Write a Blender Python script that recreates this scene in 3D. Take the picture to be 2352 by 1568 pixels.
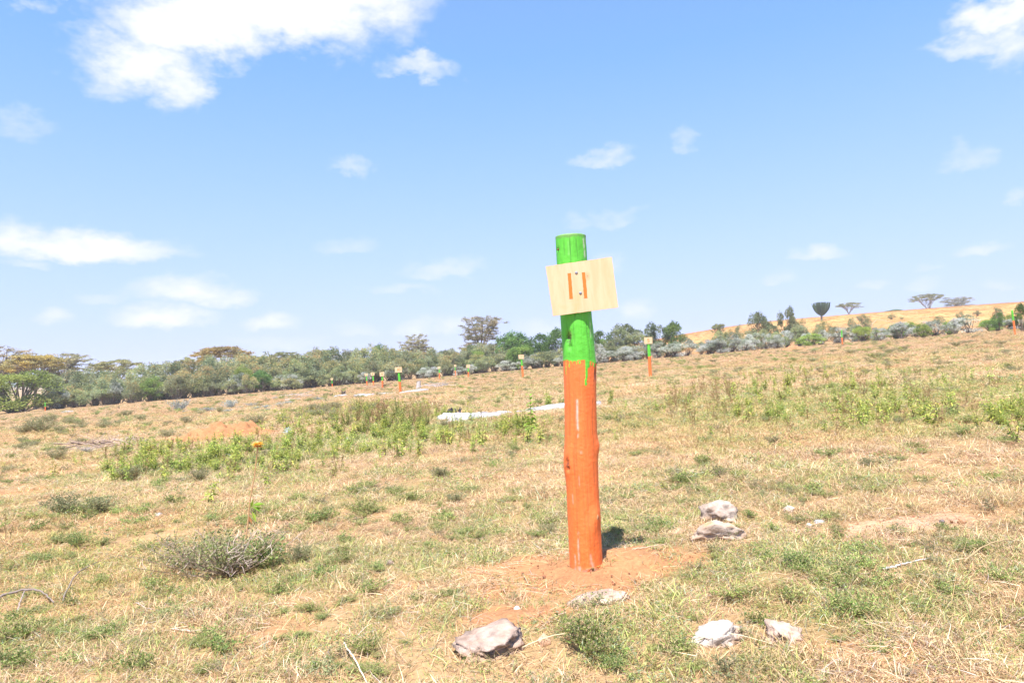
import bpy, math, random
import numpy as np
from mathutils import Matrix, Vector

for o in list(bpy.data.objects):
    bpy.data.objects.remove(o)
scene = bpy.context.scene
COL = scene.collection
rng = np.random.default_rng(11)
random.seed(5)

# ------------------------------------------------------------------ camera
CAM_H = 0.94
FPX = 1568.0                       # focal length in units of a 2352 px wide frame (24 mm)
ROLL = math.radians(2.5)
PITCH = math.atan(46 / FPX)
F0 = np.array([0, math.cos(PITCH), math.sin(PITCH)])
U0 = np.array([0, -math.sin(PITCH), math.cos(PITCH)])
R0 = np.array([1.0, 0, 0])
CR = math.cos(ROLL) * R0 - math.sin(ROLL) * U0
CU = math.sin(ROLL) * R0 + math.cos(ROLL) * U0
cam = bpy.data.cameras.new('camera')
cam.sensor_width = 36.0
cam.lens = 24.0
cam.clip_end = 9000
cam.clip_start = 0.05
camo = bpy.data.objects.new('camera', cam)
COL.objects.link(camo)
camo.matrix_world = Matrix(((CR[0], CU[0], -F0[0], 0), (CR[1], CU[1], -F0[1], 0),
                            (CR[2], CU[2], -F0[2], CAM_H), (0, 0, 0, 1)))
scene.camera = camo

# ------------------------------------------------------------------ light and exposure
SUN_TO = Vector((0.127, 0.38, -0.915)).normalized()      # the way the light travels
SUN_EL = math.asin(-SUN_TO.z)
SUN_ROT = math.atan2(-SUN_TO.x, -SUN_TO.y)
sl = bpy.data.lights.new('sun', 'SUN')
sl.energy = 4.6
sl.angle = math.radians(0.5)
sl.color = (1.0, 0.955, 0.89)
so = bpy.data.objects.new('sun', sl)
so.rotation_euler = SUN_TO.to_track_quat('-Z', 'Y').to_euler()
COL.objects.link(so)
scene.view_settings.view_transform = 'Standard'
scene.view_settings.look = 'None'
scene.view_settings.exposure = 1.28
scene.view_settings.gamma = 1.0
scene.cycles.max_bounces = 4
scene.cycles.diffuse_bounces = 2
scene.cycles.transmission_bounces = 2
scene.cycles.glossy_bounces = 2


def ray(px, py):
    return (px - 1176) / FPX * CR + (784 - py) / FPX * CU + F0


# ------------------------------------------------------------------ sky with clouds
world = bpy.data.worlds.new('World')
scene.world = world
world.use_nodes = True
SKY_STRENGTH = 0.12


class NT:
    """small helper to write node trees"""
    def __init__(self, tree):
        self.t = tree
        self.t.nodes.clear()

    def n(self, kind, **kw):
        nd = self.t.nodes.new(kind)
        for k, v in kw.items():
            setattr(nd, k, v)
        return nd

    def put(self, sock, v):
        if isinstance(v, bpy.types.NodeSocket):
            self.t.links.new(v, sock)
        elif v is not None:
            sock.default_value = v

    def m(self, op, a, b=None, c=None, clamp=False):
        nd = self.n('ShaderNodeMath', operation=op, use_clamp=clamp)
        for i, v in enumerate((a, b, c)):
            self.put(nd.inputs[i], v)
        return nd.outputs[0]

    def vm(self, op, a, b=None, out=0):
        nd = self.n('ShaderNodeVectorMath', operation=op)
        self.put(nd.inputs[0], a)
        if b is not None:
            self.put(nd.inputs[1], b)
        return nd.outputs[out]

    def noise(self, vec, scale, detail=4, rough=0.5, out='Fac', dist=0.0):
        nd = self.n('ShaderNodeTexNoise')
        if vec is not None:
            self.put(nd.inputs['Vector'], vec)
        nd.inputs['Scale'].default_value = scale
        nd.inputs['Detail'].default_value = detail
        nd.inputs['Roughness'].default_value = rough
        nd.inputs['Distortion'].default_value = dist
        return nd.outputs[out]

    def ramp(self, fac, lo, hi, a=0.0, b=1.0, smooth=True):
        nd = self.n('ShaderNodeMapRange', interpolation_type='SMOOTHSTEP' if smooth else 'LINEAR')
        self.put(nd.inputs['Value'], fac)
        for k, v in (('From Min', lo), ('From Max', hi), ('To Min', a), ('To Max', b)):
            self.put(nd.inputs[k], v)
        return nd.outputs[0]

    def mix(self, fac, a, b, blend='MIX'):
        nd = self.n('ShaderNodeMix', data_type='RGBA', blend_type=blend)
        self.put(nd.inputs['Factor'], fac)
        for s, v in ((nd.inputs[6], a), (nd.inputs[7], b)):
            if isinstance(v, tuple) and len(v) == 3:
                v = v + (1.0,)
            self.put(s, v)
        return nd.outputs[2]


def azel(px, py):
    r = ray(px, py)
    r = r / np.linalg.norm(r)
    return math.atan2(r[0], r[1]), math.asin(r[2])


# clouds seen in the photograph: centre and half size in frame units, weight
CLOUDS = [(600, -70, 300, 130, 1.5), (800, 5, 130, 62, 0.95), (450, 60, 150, 75, 1.2), (330, 140, 105, 58, 0.95), (255, 190, 55, 32, 0.5),
          (400, 205, 48, 50, 0.8), (650, 30, 200, 72, 1.2), (930, 65, 34, 34, 0.38), (790, 85, 60, 34, 0.4), (925, 0, 60, 20, 0.5),
          (960, 157, 62, 20, 0.62), (90, 2, 90, 16, 0.35), (2330, 20, 115, 40, 0.95), (2255, 95, 75, 24, 0.62),
          (2345, 75, 50, 50, 0.7),
          (30, 548, 90, 40, 0.8), (190, 558, 190, 34, 0.95), (330, 572, 95, 20, 0.6), (60, 607, 50, 12, 0.35),
          (430, 668, 110, 28, 0.75), (530, 675, 55, 20, 0.6), (365, 726, 90, 22, 0.8), (450, 718, 55, 16, 0.5),
          (115, 722, 36, 18, 0.55), (620, 735, 50, 17, 0.65), (235, 685, 46, 12, 0.32), (810, 385, 34, 15, 0.40),
          (1390, 358, 60, 16, 0.55), (1578, 313, 20, 16, 0.30), (1415, 494, 46, 12, 0.30), (1325, 503, 24, 12, 0.26),
          (800, 560, 54, 15, 0.32), (1015, 620, 72, 17, 0.5), (920, 667, 58, 10, 0.32), (955, 752, 40, 15, 0.55),
          (1045, 745, 40, 18, 0.55), (820, 757, 44, 12, 0.38), (50, 290, 40, 15, 0.22), (2215, 374, 46, 22, 0.36),
          (2338, 448, 22, 14, 0.36), (1885, 584, 52, 15, 0.66), (2260, 571, 46, 14, 0.55), (1785, 648, 30, 12, 0.36),
          (1998, 657, 26, 11, 0.42), (2110, 658, 36, 12, 0.36), (2130, 612, 30, 9, 0.28), (1455, 712, 34, 18, 0.6),
          (1400, 600, 26, 18, 0.32), (2300, 655, 32, 10, 0.3), (640, 780, 80, 10, 0.26), (1240, 750, 46, 14, 0.4)]


def build_world():
    T = NT(world.node_tree)
    out = T.n('ShaderNodeOutputWorld')
    bg = T.n('ShaderNodeBackground')
    bg.inputs['Strength'].default_value = SKY_STRENGTH
    sky = T.n('ShaderNodeTexSky', sky_type='NISHITA')
    sky.sun_disc = False
    sky.sun_elevation = SUN_EL
    sky.sun_rotation = SUN_ROT
    sky.altitude = 1900
    sky.air_density = 1.0
    sky.dust_density = 0.6
    sky.ozone_density = 1.0
    tc = T.n('ShaderNodeTexCoord')
    sep = T.n('ShaderNodeSeparateXYZ')
    T.put(sep.inputs[0], tc.outputs['Generated'])
    az = T.m('ARCTAN2', sep.outputs[0], sep.outputs[1])
    el = T.m('ARCSINE', sep.outputs[2])
    ae = T.n('ShaderNodeCombineXYZ')
    T.put(ae.inputs[0], az)
    T.put(ae.inputs[1], el)
    # the edges of a cloud are broken up by two sizes of noise
    st = T.n('ShaderNodeCombineXYZ')
    T.put(st.inputs[0], az)
    T.put(st.inputs[1], T.m('MULTIPLY', el, 1.7))
    nbig = T.noise(st.outputs[0], 9, 3, 0.5, 'Color')
    nsm = T.noise(st.outputs[0], 26, 7, 0.62, 'Color')
    d1 = T.vm('MULTIPLY', T.vm('SUBTRACT', nbig, (0.5, 0.5, 0.5)), (0.09, 0.075, 0))
    d2 = T.vm('MULTIPLY', T.vm('SUBTRACT', nsm, (0.5, 0.5, 0.5)), (0.075, 0.06, 0))
    lowfade = T.ramp(el, 0.0, 0.45, 0.5, 1.0)
    sc = T.n('ShaderNodeVectorMath', operation='SCALE')
    T.put(sc.inputs[0], T.vm('ADD', d1, d2))
    T.put(sc.inputs['Scale'], lowfade)
    warped = T.vm('ADD', ae.outputs[0], sc.outputs[0])
    acc = None
    for (px, py, hw, hh, wgt) in CLOUDS:
        a, e = azel(px, py)
        a2, _ = azel(px + hw, py)
        _, e2 = azel(px, py - hh)
        flat = py > 300
        sx, sy = abs(a2 - a) * (1.3 if flat else 1.45), abs(e2 - e) * (1.7 if flat else 1.45)
        if flat:
            e -= sy * 0.18
        v = T.vm('MULTIPLY', T.vm('SUBTRACT', warped, (a, e, 0)), (1 / sx, 1 / sy, 0))
        if flat:                                   # fair-weather cumulus: level base, heaped top
            v = T.vm('MAXIMUM', v, T.vm('MULTIPLY', v, (-1.0, -1.9, 0)))
        l2 = T.vm('DOT_PRODUCT', v, v, out=1)
        g = T.m('MULTIPLY', T.m('SUBTRACT', 1.0, l2), wgt * ((0.9 if 340 < py < 520 or px > 700 else 1.05) if flat else 1.0))
        acc = g if acc is None else T.m('SMOOTH_MAX', acc, g, 0.12)
    fine = T.noise(st.outputs[0], 60, 5, 0.6)
    k = 1.0 / SKY_STRENGTH
    # thin milky air low over the land
    milk = T.ramp(el, 0.0, 0.6, 0.98, 0.30, smooth=False)
    air = T.mix(T.ramp(el, 0.0, 0.42, smooth=False), (0.278 * k, 0.308 * k, 0.485 * k), (0.106 * k, 0.238 * k, 0.50 * k))
    skyc = T.mix(milk, sky.outputs[0], air)

    def over(a_, n_):
        dens = T.m('ADD', a_, T.m('MULTIPLY', T.m('SUBTRACT', n_, 0.5), 0.5))
        alpha = T.ramp(dens, -0.26, 1.10)
        alpha = T.m('MULTIPLY', T.m('MULTIPLY', alpha, T.ramp(el, 0.0, 0.02)), 0.96)
        thick = T.ramp(dens, 0.3, 1.2)
        ccol = T.mix(thick, (0.39 * k, 0.405 * k, 0.455 * k), (0.47 * k, 0.47 * k, 0.48 * k))
        return T.mix(alpha, skyc, ccol)
    T.put(bg.inputs['Color'], over(acc, fine))
    # beyond the frame the same scattered cumulus goes on
    inv = T.m('DIVIDE', 1.0, T.m('ADD', T.m('MAXIMUM', sep.outputs[2], 0.0), 0.12))
    pl = T.n('ShaderNodeVectorMath', operation='SCALE')
    T.put(pl.inputs[0], tc.outputs['Generated'])
    T.put(pl.inputs['Scale'], inv)
    gen = T.ramp(T.noise(pl.outputs[0], 1.3, 4, 0.55), 0.54, 0.70, -0.5, 1.0)
    bg2 = T.n('ShaderNodeBackground')
    bg2.inputs['Strength'].default_value = SKY_STRENGTH
    T.put(bg2.inputs['Color'], over(gen, 0.5))
    outside = T.ramp(T.m('ABSOLUTE', az), 0.74, 0.95)
    above = T.ramp(el, 0.54, 0.72)
    mx = T.n('ShaderNodeMixShader')
    T.put(mx.inputs[0], T.m('MAXIMUM', outside, above))
    T.t.links.new(bg.outputs[0], mx.inputs[1])
    T.t.links.new(bg2.outputs[0], mx.inputs[2])
    T.t.links.new(mx.outputs[0], out.inputs[0])


build_world()


# ------------------------------------------------------------------ helpers
def _hash(ix, iy, seed):
    h = (ix.astype(np.int64) * 374761393 + iy.astype(np.int64) * 668265263 + seed * 1274126177) & 0xFFFFFFFF
    h = ((h ^ (h >> 13)) * 1274126177) & 0xFFFFFFFF
    h = h ^ (h >> 16)
    return (h & 0xFFFFFF) / float(0xFFFFFF)


def vnoise(x, y, seed=0):
    x = np.asarray(x, float)
    y = np.asarray(y, float)
    ix, iy = np.floor(x), np.floor(y)
    fx, fy = x - ix, y - iy
    fx = fx * fx * (3 - 2 * fx)
    fy = fy * fy * (3 - 2 * fy)
    a, b = _hash(ix, iy, seed), _hash(ix + 1, iy, seed)
    c, d = _hash(ix, iy + 1, seed), _hash(ix + 1, iy + 1, seed)
    return (a * (1 - fx) + b * fx) * (1 - fy) + (c * (1 - fx) + d * fx) * fy


def fbm(x, y, seed=0, octv=4):
    s, a, t = 0, 0.5, 0
    for i in range(octv):
        s = s + a * vnoise(np.asarray(x) * 2 ** i, np.asarray(y) * 2 ** i, seed + i * 17)
        t += a
        a *= 0.5
    return s / t


def smooth(t):
    t = np.clip(t, 0, 1)
    return t * t * (3 - 2 * t)


def ground_z(x, y):
    x = np.asarray(x, float)
    y = np.asarray(y, float)
    xs = 160 * np.tanh(x / 160)
    z = 0.043 * xs - 0.0055 * np.clip(y, -60, 130)
    hill = 8.6 * smooth((y - 105) / 150) * smooth((x - 5) / 95) * (1 - 0.8 * smooth((y - 290) / 400))
    z = z + hill + 0.012 * np.clip(x - 100, 0, 200) * smooth((y - 150) / 120) * (1 - smooth((y - 290) / 300))
    r = np.hypot(x, y - 2)
    z = z + (fbm(x * 0.35, y * 0.35, 3, 3) - 0.5) * 0.10 * smooth((r - 1.5) / 12)
    z = z + (fbm(x * 2.2, y * 2.2, 9, 3) - 0.5) * 0.035 * (1 - 0.5 * smooth((r - 30) / 60))
    return z


def gz(x, y):
    return float(ground_z(x, y))


def coarse_z(x, y):
    z = 0.043 * 160 * math.tanh(x / 160) - 0.0055 * min(max(y, -60), 130)

    def sm(t):
        t = min(max(t, 0.0), 1.0)
        return t * t * (3 - 2 * t)
    return z + 8.6 * sm((y - 105) / 150) * sm((x - 5) / 95) * (1 - 0.8 * sm((y - 290) / 400))


def hit(px, py):
    """the point on the ground seen at a frame position"""
    r = ray(px, py)
    rx, ry, rz = (float(v) for v in r)
    d = 0.0
    t1 = 1.0
    for _ in range(4):
        t0, t1 = 0.5, 0.5
        while t1 < 600 and CAM_H + rz * t1 > coarse_z(rx * t1, ry * t1) + d:
            t0 = t1
            t1 += 0.05 * (1 + t1 * 0.4)
        for _ in range(30):
            tm = 0.5 * (t0 + t1)
            if CAM_H + rz * tm < coarse_z(rx * tm, ry * tm) + d:
                t1 = tm
            else:
                t0 = tm
        d = gz(rx * t1, ry * t1) - coarse_z(rx * t1, ry * t1)
    return np.array([rx * t1, ry * t1, gz(rx * t1, ry * t1)])


def at_depth(px, py, d):
    r = ray(px, py)
    return np.array([0, 0, CAM_H]) + r * d / r[1]


def raw_mesh(name, V, quads=None, tris=None, col=None, mats=(), smooth_=False, midx=None):
    V = np.asarray(V, np.float32).reshape(-1, 3)
    nq = 0 if quads is None else len(quads)
    ntr = 0 if tris is None else len(tris)
    me = bpy.data.meshes.new(name)
    me.vertices.add(len(V))
    me.vertices.foreach_set('co', V.ravel())
    loops = []
    if nq:
        loops.append(np.asarray(quads, np.int32).ravel())
    if ntr:
        loops.append(np.asarray(tris, np.int32).ravel())
    lv = np.concatenate(loops)
    me.loops.add(len(lv))
    me.loops.foreach_set('vertex_index', lv)
    me.polygons.add(nq + ntr)
    st = np.concatenate([np.arange(nq) * 4, nq * 4 + np.arange(ntr) * 3]).astype(np.int32)
    me.polygons.foreach_set('loop_start', st)
    if midx is not None:
        me.polygons.foreach_set('material_index', np.asarray(midx, np.int32))
    me.polygons.foreach_set('use_smooth', np.full(nq + ntr, smooth_))
    if col is not None:
        ca = me.color_attributes.new('Col', 'FLOAT_COLOR', 'POINT')
        c4 = np.ones((len(V), 4), np.float32)
        c4[:, :3] = col
        ca.data.foreach_set('color', c4.ravel())
    for m in mats:
        me.materials.append(m)
    me.update(calc_edges=True)
    me.validate()
    return me


class MB:
    """collects pieces, then makes one mesh"""
    def __init__(self):
        self.V, self.Q, self.T, self.C, self.n = [], [], [], [], 0

    def add(self, V, Q=None, T=None, C=(0.5, 0.5, 0.5)):
        V = np.asarray(V, float).reshape(-1, 3)
        if Q is not None and len(Q):
            self.Q.append(np.asarray(Q) + self.n)
        if T is not None and len(T):
            self.T.append(np.asarray(T) + self.n)
        C = np.asarray(C, float)
        self.C.append(np.broadcast_to(C, (len(V), 3)) if C.ndim == 1 else C)
        self.V.append(V)
        self.n += len(V)

    def tube(self, pts, radii, seg=5, C=(0.3, 0.25, 0.2), cap=True):
        pts = np.asarray(pts, float)
        k = len(pts)
        radii = np.broadcast_to(np.asarray(radii, float), (k,))
        tg = np.gradient(pts, axis=0)
        tg /= np.linalg.norm(tg, axis=1, keepdims=True) + 1e-9
        ref = np.array([0.0, 0, 1]) if abs(tg[0][2]) < 0.8 else np.array([1.0, 0, 0])
        a = np.cross(tg, ref)
        a /= np.linalg.norm(a, axis=1, keepdims=True) + 1e-9
        b = np.cross(tg, a)
        th = np.arange(seg) / seg * 2 * np.pi
        V = (pts[:, None, :] + radii[:, None, None] * (np.cos(th)[None, :, None] * a[:, None, :] + np.sin(th)[None, :, None] * b[:, None, :])).reshape(-1, 3)
        i, j = np.meshgrid(np.arange(k - 1), np.arange(seg), indexing='ij')
        j2 = (j + 1) % seg
        Q = np.stack([i * seg + j, i * seg + j2, (i + 1) * seg + j2, (i + 1) * seg + j], -1).reshape(-1, 4)
        T = []
        if cap:
            V = np.vstack([V, pts[:1], pts[-1:]])
            T = [[k * seg, (q + 1) % seg, q] for q in range(seg)] + [[k * seg + 1, (k - 1) * seg + q, (k - 1) * seg + (q + 1) % seg] for q in range(seg)]
        self.add(V, Q, T, C)

    def leaves(self, P, D, L, W, C, fold=0.25, up=None):
        """n leaves: base P, direction D, length L, width W, colour C"""
        n = len(P)
        D = D / (np.linalg.norm(D, axis=1, keepdims=True) + 1e-9)
        if up is None:
            up = rng.normal(size=(n, 3))
        s = np.cross(D, up)
        s /= np.linalg.norm(s, axis=1, keepdims=True) + 1e-9
        nn = np.cross(s, D)
        L = np.broadcast_to(np.asarray(L, float), (n,))[:, None]
        W = np.broadcast_to(np.asarray(W, float), (n,))[:, None]
        mid = P + D * L * 0.45
        V = np.stack([P, mid + s * W * 0.5 + nn * W * fold, P + D * L, mid - s * W * 0.5 + nn * W * fold], 1).reshape(-1, 3)
        Q = np.arange(4 * n).reshape(n, 4)
        C = np.asarray(C, float)
        if C.ndim == 1:
            C = np.broadcast_to(C, (n, 3))
        self.add(V, Q, None, np.repeat(C, 4, 0))

    def build(self, name, mat, parent=None, smooth_=False):
        me = self.mesh(name, mat, smooth_)
        return link(name, me, parent)

    def mesh(self, name, mat, smooth_=False):
        return raw_mesh(name, np.vstack(self.V), np.vstack(self.Q) if self.Q else None,
                        np.vstack(self.T) if self.T else None, np.vstack(self.C), (mat,), smooth_)


def link(name, data, parent=None, loc=None):
    o = bpy.data.objects.new(name, data)
    COL.objects.link(o)
    if parent is not None:
        o.parent = parent
    if loc is not None:
        o.location = loc
    return o


def tag(o, label=None, cat=None, group=None, kind=None):
    if label:
        o['label'] = label
    if cat:
        o['category'] = cat
    if group:
        o['group'] = group
    if kind:
        o['kind'] = kind
    return o


def thing(name, loc, label, cat, group=None, rz=0.0):
    o = link(name, None, None, loc)
    o.rotation_euler = (0, 0, rz)
    o.empty_display_size = 0.1
    return tag(o, label, cat, group)


# ------------------------------------------------------------------ materials
def new_mat(name):
    m = bpy.data.materials.new(name)
    m.use_nodes = True
    return m, NT(m.node_tree)


def mat_leaf(name, trans=0.3, rough=0.6, vary=0.12, instancer=False, spec=0.25):
    m, T = new_mat(name)
    out = T.n('ShaderNodeOutputMaterial')
    at = T.n('ShaderNodeAttribute', attribute_name='Col')
    oi = T.n('ShaderNodeObjectInfo')
    hsv = T.n('ShaderNodeHueSaturation')
    T.put(hsv.inputs['Color'], at.outputs['Color'])
    T.put(hsv.inputs['Value'], T.ramp(oi.outputs['Random'], 0, 1, 1 - vary, 1 + vary, False))
    r2 = T.m('FRACT', T.m('MULTIPLY', oi.outputs['Random'], 7.31))
    T.put(hsv.inputs['Hue'], T.ramp(r2, 0, 1, 0.5 - vary * 0.1, 0.5 + vary * 0.1, False))
    col = hsv.outputs[0]
    if instancer:
        ia = T.n('ShaderNodeAttribute', attribute_type='INSTANCER', attribute_name='tint')
        col = T.mix(1.0, col, ia.outputs['Color'], 'MULTIPLY')
    pb = T.n('ShaderNodeBsdfPrincipled')
    T.put(pb.inputs['Base Color'], col)
    pb.inputs['Roughness'].default_value = rough
    pb.inputs['Specular IOR Level'].default_value = spec
    tr = T.n('ShaderNodeBsdfTranslucent')
    T.put(tr.inputs['Color'], col)
    mx = T.n('ShaderNodeMixShader')
    mx.inputs[0].default_value = trans
    T.t.links.new(pb.outputs[0], mx.inputs[1])
    T.t.links.new(tr.outputs[0], mx.inputs[2])
    T.t.links.new(mx.outputs[0], out.inputs[0])
    return m


def mat_rough(name, scale=30.0, vary=0.3, bump=0.4, rough=0.9, dist=0.01, spec=0.15):
    """vertex colour with mottling and fine relief"""
    m, T = new_mat(name)
    out = T.n('ShaderNodeOutputMaterial')
    at = T.n('ShaderNodeAttribute', attribute_name='Col')
    tc = T.n('ShaderNodeTexCoord')
    n1 = T.noise(tc.outputs['Object'], scale, 8, 0.65)
    n2 = T.noise(tc.outputs['Object'], scale * 0.13, 3, 0.5)
    f = T.m('ADD', T.m('MULTIPLY', T.m('SUBTRACT', n1, 0.5), 2 * vary), T.m('MULTIPLY', T.m('SUBTRACT', n2, 0.5), vary))
    f = T.m('ADD', f, 1.0)
    g = T.n('ShaderNodeCombineXYZ')
    for i in range(3):
        T.put(g.inputs[i], f)
    col = T.mix(1.0, at.outputs['Color'], g.outputs[0], 'MULTIPLY')
    pb = T.n('ShaderNodeBsdfPrincipled')
    T.put(pb.inputs['Base Color'], col)
    pb.inputs['Roughness'].default_value = rough
    pb.inputs['Specular IOR Level'].default_value = spec
    bp = T.n('ShaderNodeBump')
    bp.inputs['Strength'].default_value = bump
    bp.inputs['Distance'].default_value = dist
    T.put(bp.inputs['Height'], n1)
    T.put(pb.inputs['Normal'], bp.outputs[0])
    T.t.links.new(pb.outputs[0], out.inputs[0])
    return m


def mat_ground():
    m, T = new_mat('ground_soil_and_thatch')
    out = T.n('ShaderNodeOutputMaterial')
    at = T.n('ShaderNodeAttribute', attribute_name='Col')
    tc = T.n('ShaderNodeTexCoord')
    o = tc.outputs['Object']
    n1 = T.noise(o, 55, 8, 0.7)
    n2 = T.noise(o, 7, 5, 0.6)
    n3 = T.noise(o, 1.1, 5, 0.6)
    f = T.m('ADD', T.m('MULTIPLY', T.m('SUBTRACT', n1, 0.5), 0.9), T.m('MULTIPLY', T.m('SUBTRACT', n2, 0.5), 0.6))
    f = T.m('ADD', T.m('ADD', f, 1.0), T.m('MULTIPLY', T.m('SUBTRACT', n3, 0.5), 0.35))
    g = T.n('ShaderNodeCombineXYZ')
    for i in range(3):
        T.put(g.inputs[i], f)
    col = T.mix(1.0, at.outputs['Color'], g.outputs[0], 'MULTIPLY')
    pb = T.n('ShaderNodeBsdfPrincipled')
    T.put(pb.inputs['Base Color'], col)
    pb.inputs['Roughness'].default_value = 0.95
    pb.inputs['Specular IOR Level'].default_value = 0.1
    bp = T.n('ShaderNodeBump')
    bp.inputs['Strength'].default_value = 0.6
    bp.inputs['Distance'].default_value = 0.012
    T.put(bp.inputs['Height'], T.m('ADD', n1, T.m('MULTIPLY', n2, 1.5)))
    T.put(pb.inputs['Normal'], bp.outputs[0])
    T.t.links.new(pb.outputs[0], out.inputs[0])
    return m


def mat_paint(name, bump=0.55):
    """brushed gloss paint over wood, colour from the mesh"""
    m, T = new_mat(name)
    out = T.n('ShaderNodeOutputMaterial')
    at = T.n('ShaderNodeAttribute', attribute_name='Col')
    tc = T.n('ShaderNodeTexCoord')
    mp = T.n('ShaderNodeMapping')
    mp.inputs['Scale'].default_value = (1, 1, 0.07)
    T.put(mp.inputs[0], tc.outputs['Object'])
    grain = T.noise(mp.outputs[0], 160, 5, 0.6)
    blot = T.noise(tc.outputs['Object'], 14, 4, 0.55)
    f = T.m('ADD', 1.0, T.m('ADD', T.m('MULTIPLY', T.m('SUBTRACT', grain, 0.5), 0.42), T.m('MULTIPLY', T.m('SUBTRACT', blot, 0.5), 0.34)))
    g = T.n('ShaderNodeCombineXYZ')
    for i in range(3):
        T.put(g.inputs[i], f)
    pb = T.n('ShaderNodeBsdfPrincipled')
    T.put(pb.inputs['Base Color'], T.mix(1.0, at.outputs['Color'], g.outputs[0], 'MULTIPLY'))
    T.put(pb.inputs['Roughness'], T.ramp(blot, 0.3, 0.7, 0.38, 0.66))
    pb.inputs['Specular IOR Level'].default_value = 0.5
    bp = T.n('ShaderNodeBump')
    bp.inputs['Strength'].default_value = bump
    bp.inputs['Distance'].default_value = 0.004
    T.put(bp.inputs['Height'], T.m('ADD', grain, T.noise(tc.outputs['Object'], 60, 3, 0.5)))
    T.put(pb.inputs['Normal'], bp.outputs[0])
    T.t.links.new(pb.outputs[0], out.inputs[0])
    return m


def mat_plywood():
    m, T = new_mat('plywood')
    out = T.n('ShaderNodeOutputMaterial')
    tc = T.n('ShaderNodeTexCoord')
    mp = T.n('ShaderNodeMapping')
    mp.inputs['Scale'].default_value = (9, 1, 1.1)
    T.put(mp.inputs[0], tc.outputs['Object'])
    wob = T.noise(mp.outputs[0], 3.2, 5, 0.6, dist=0.7)
    fine = T.noise(mp.outputs[0], 40, 4, 0.6)
    blot = T.noise(tc.outputs['Object'], 9, 3, 0.5)
    sep = T.n('ShaderNodeSeparateXYZ')
    T.put(sep.inputs[0], tc.outputs['Object'])
    # the one knot of the sheet and the rings round it
    kv = T.vm('SUBTRACT', tc.outputs['Object'], (0.0285, 0.0, 0.042))
    kv = T.vm('MULTIPLY', kv, (1.25, 0.0, 0.8))
    kd = T.vm('LENGTH', kv, out=1)
    rings = T.m('SINE', T.m('ADD', T.m('MULTIPLY', kd, 900.0), T.m('MULTIPLY', wob, 4.0)))
    near = T.ramp(kd, 0.008, 0.02, 1.0, 0.0)
    col = T.mix(T.ramp(wob, 0.42, 0.68), (0.66, 0.47, 0.29), (0.60, 0.41, 0.235))
    col = T.mix(T.m('MULTIPLY', T.ramp(fine, 0.5, 0.75), 0.25), col, (0.52, 0.33, 0.16))
    col = T.mix(T.m('MULTIPLY', T.ramp(blot, 0.55, 0.72), 0.45), col, (0.62, 0.36, 0.13))
    col = T.mix(T.m('MULTIPLY', near, T.ramp(rings, -0.3, 1.0, 0.25, 0.7)), col, (0.55, 0.27, 0.10))
    core = T.ramp(kd, 0.0015, 0.003, 1.0, 0.0)
    col = T.mix(core, col, (0.25, 0.10, 0.04))
    pb = T.n('ShaderNodeBsdfPrincipled')
    T.put(pb.inputs['Base Color'], col)
    pb.inputs['Roughness'].default_value = 0.7
    bp = T.n('ShaderNodeBump')
    bp.inputs['Strength'].default_value = 0.15
    bp.inputs['Distance'].default_value = 0.002
    T.put(bp.inputs['Height'], fine)
    T.put(pb.inputs['Normal'], bp.outputs[0])
    T.t.links.new(pb.outputs[0], out.inputs[0])
    return m


def mat_flat(name, col, rough=0.6, metal=0.0):
    m, T = new_mat(name)
    out = T.n('ShaderNodeOutputMaterial')
    tc = T.n('ShaderNodeTexCoord')
    n = T.noise(tc.outputs['Object'], 60, 4, 0.6)
    pb = T.n('ShaderNodeBsdfPrincipled')
    a = tuple(c * 0.85 for c in col)
    b = tuple(min(1, c * 1.12) for c in col)
    T.put(pb.inputs['Base Color'], T.mix(n, a, b))
    pb.inputs['Roughness'].default_value = rough
    pb.inputs['Metallic'].default_value = metal
    T.t.links.new(pb.outputs[0], out.inputs[0])
    return m


M_GROUND = mat_ground()
M_SOIL = mat_rough('loose_red_soil', 60, 0.55, 0.9, 0.95, 0.016)
M_GRASS = mat_leaf('dry_grass', 0.25, 0.55, 0.18, instancer=True, spec=0.35)
M_COVER = mat_leaf('small_herbs', 0.3, 0.6, 0.18, instancer=True)
M_WEED = mat_leaf('weed_leaf', 0.4, 0.5, 0.18, spec=0.35)
M_SHRUB = mat_leaf('shrub_leaf', 0.35, 0.6, 0.22)
M_BARK = mat_rough('bark', 12, 0.3, 0.5, 0.9, 0.02)
M_STEM = mat_rough('weed_stem', 40, 0.25, 0.2, 0.8, 0.003)
M_STONE = mat_rough('pale_rock', 46, 0.5, 0.9, 0.92, 0.010)
M_ASH = mat_rough('white_ash', 30, 0.28, 0.9, 0.95, 0.02)
M_CHAR = mat_rough('charred_wood', 40, 0.5, 0.9, 0.8, 0.015)
M_PAINT = mat_paint('post_paint')
M_PLY = mat_plywood()
M_DIGIT = mat_flat('orange_marker', (0.80, 0.17, 0.02), 0.5)
M_NAIL = mat_flat('nail_steel', (0.26, 0.27, 0.33), 0.55, 0.35)
M_WOODBIT = mat_rough('bare_wood', 60, 0.3, 0.6, 0.85, 0.004)

# ------------------------------------------------------------------ ground
POST = hit(1346, 1314)

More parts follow.
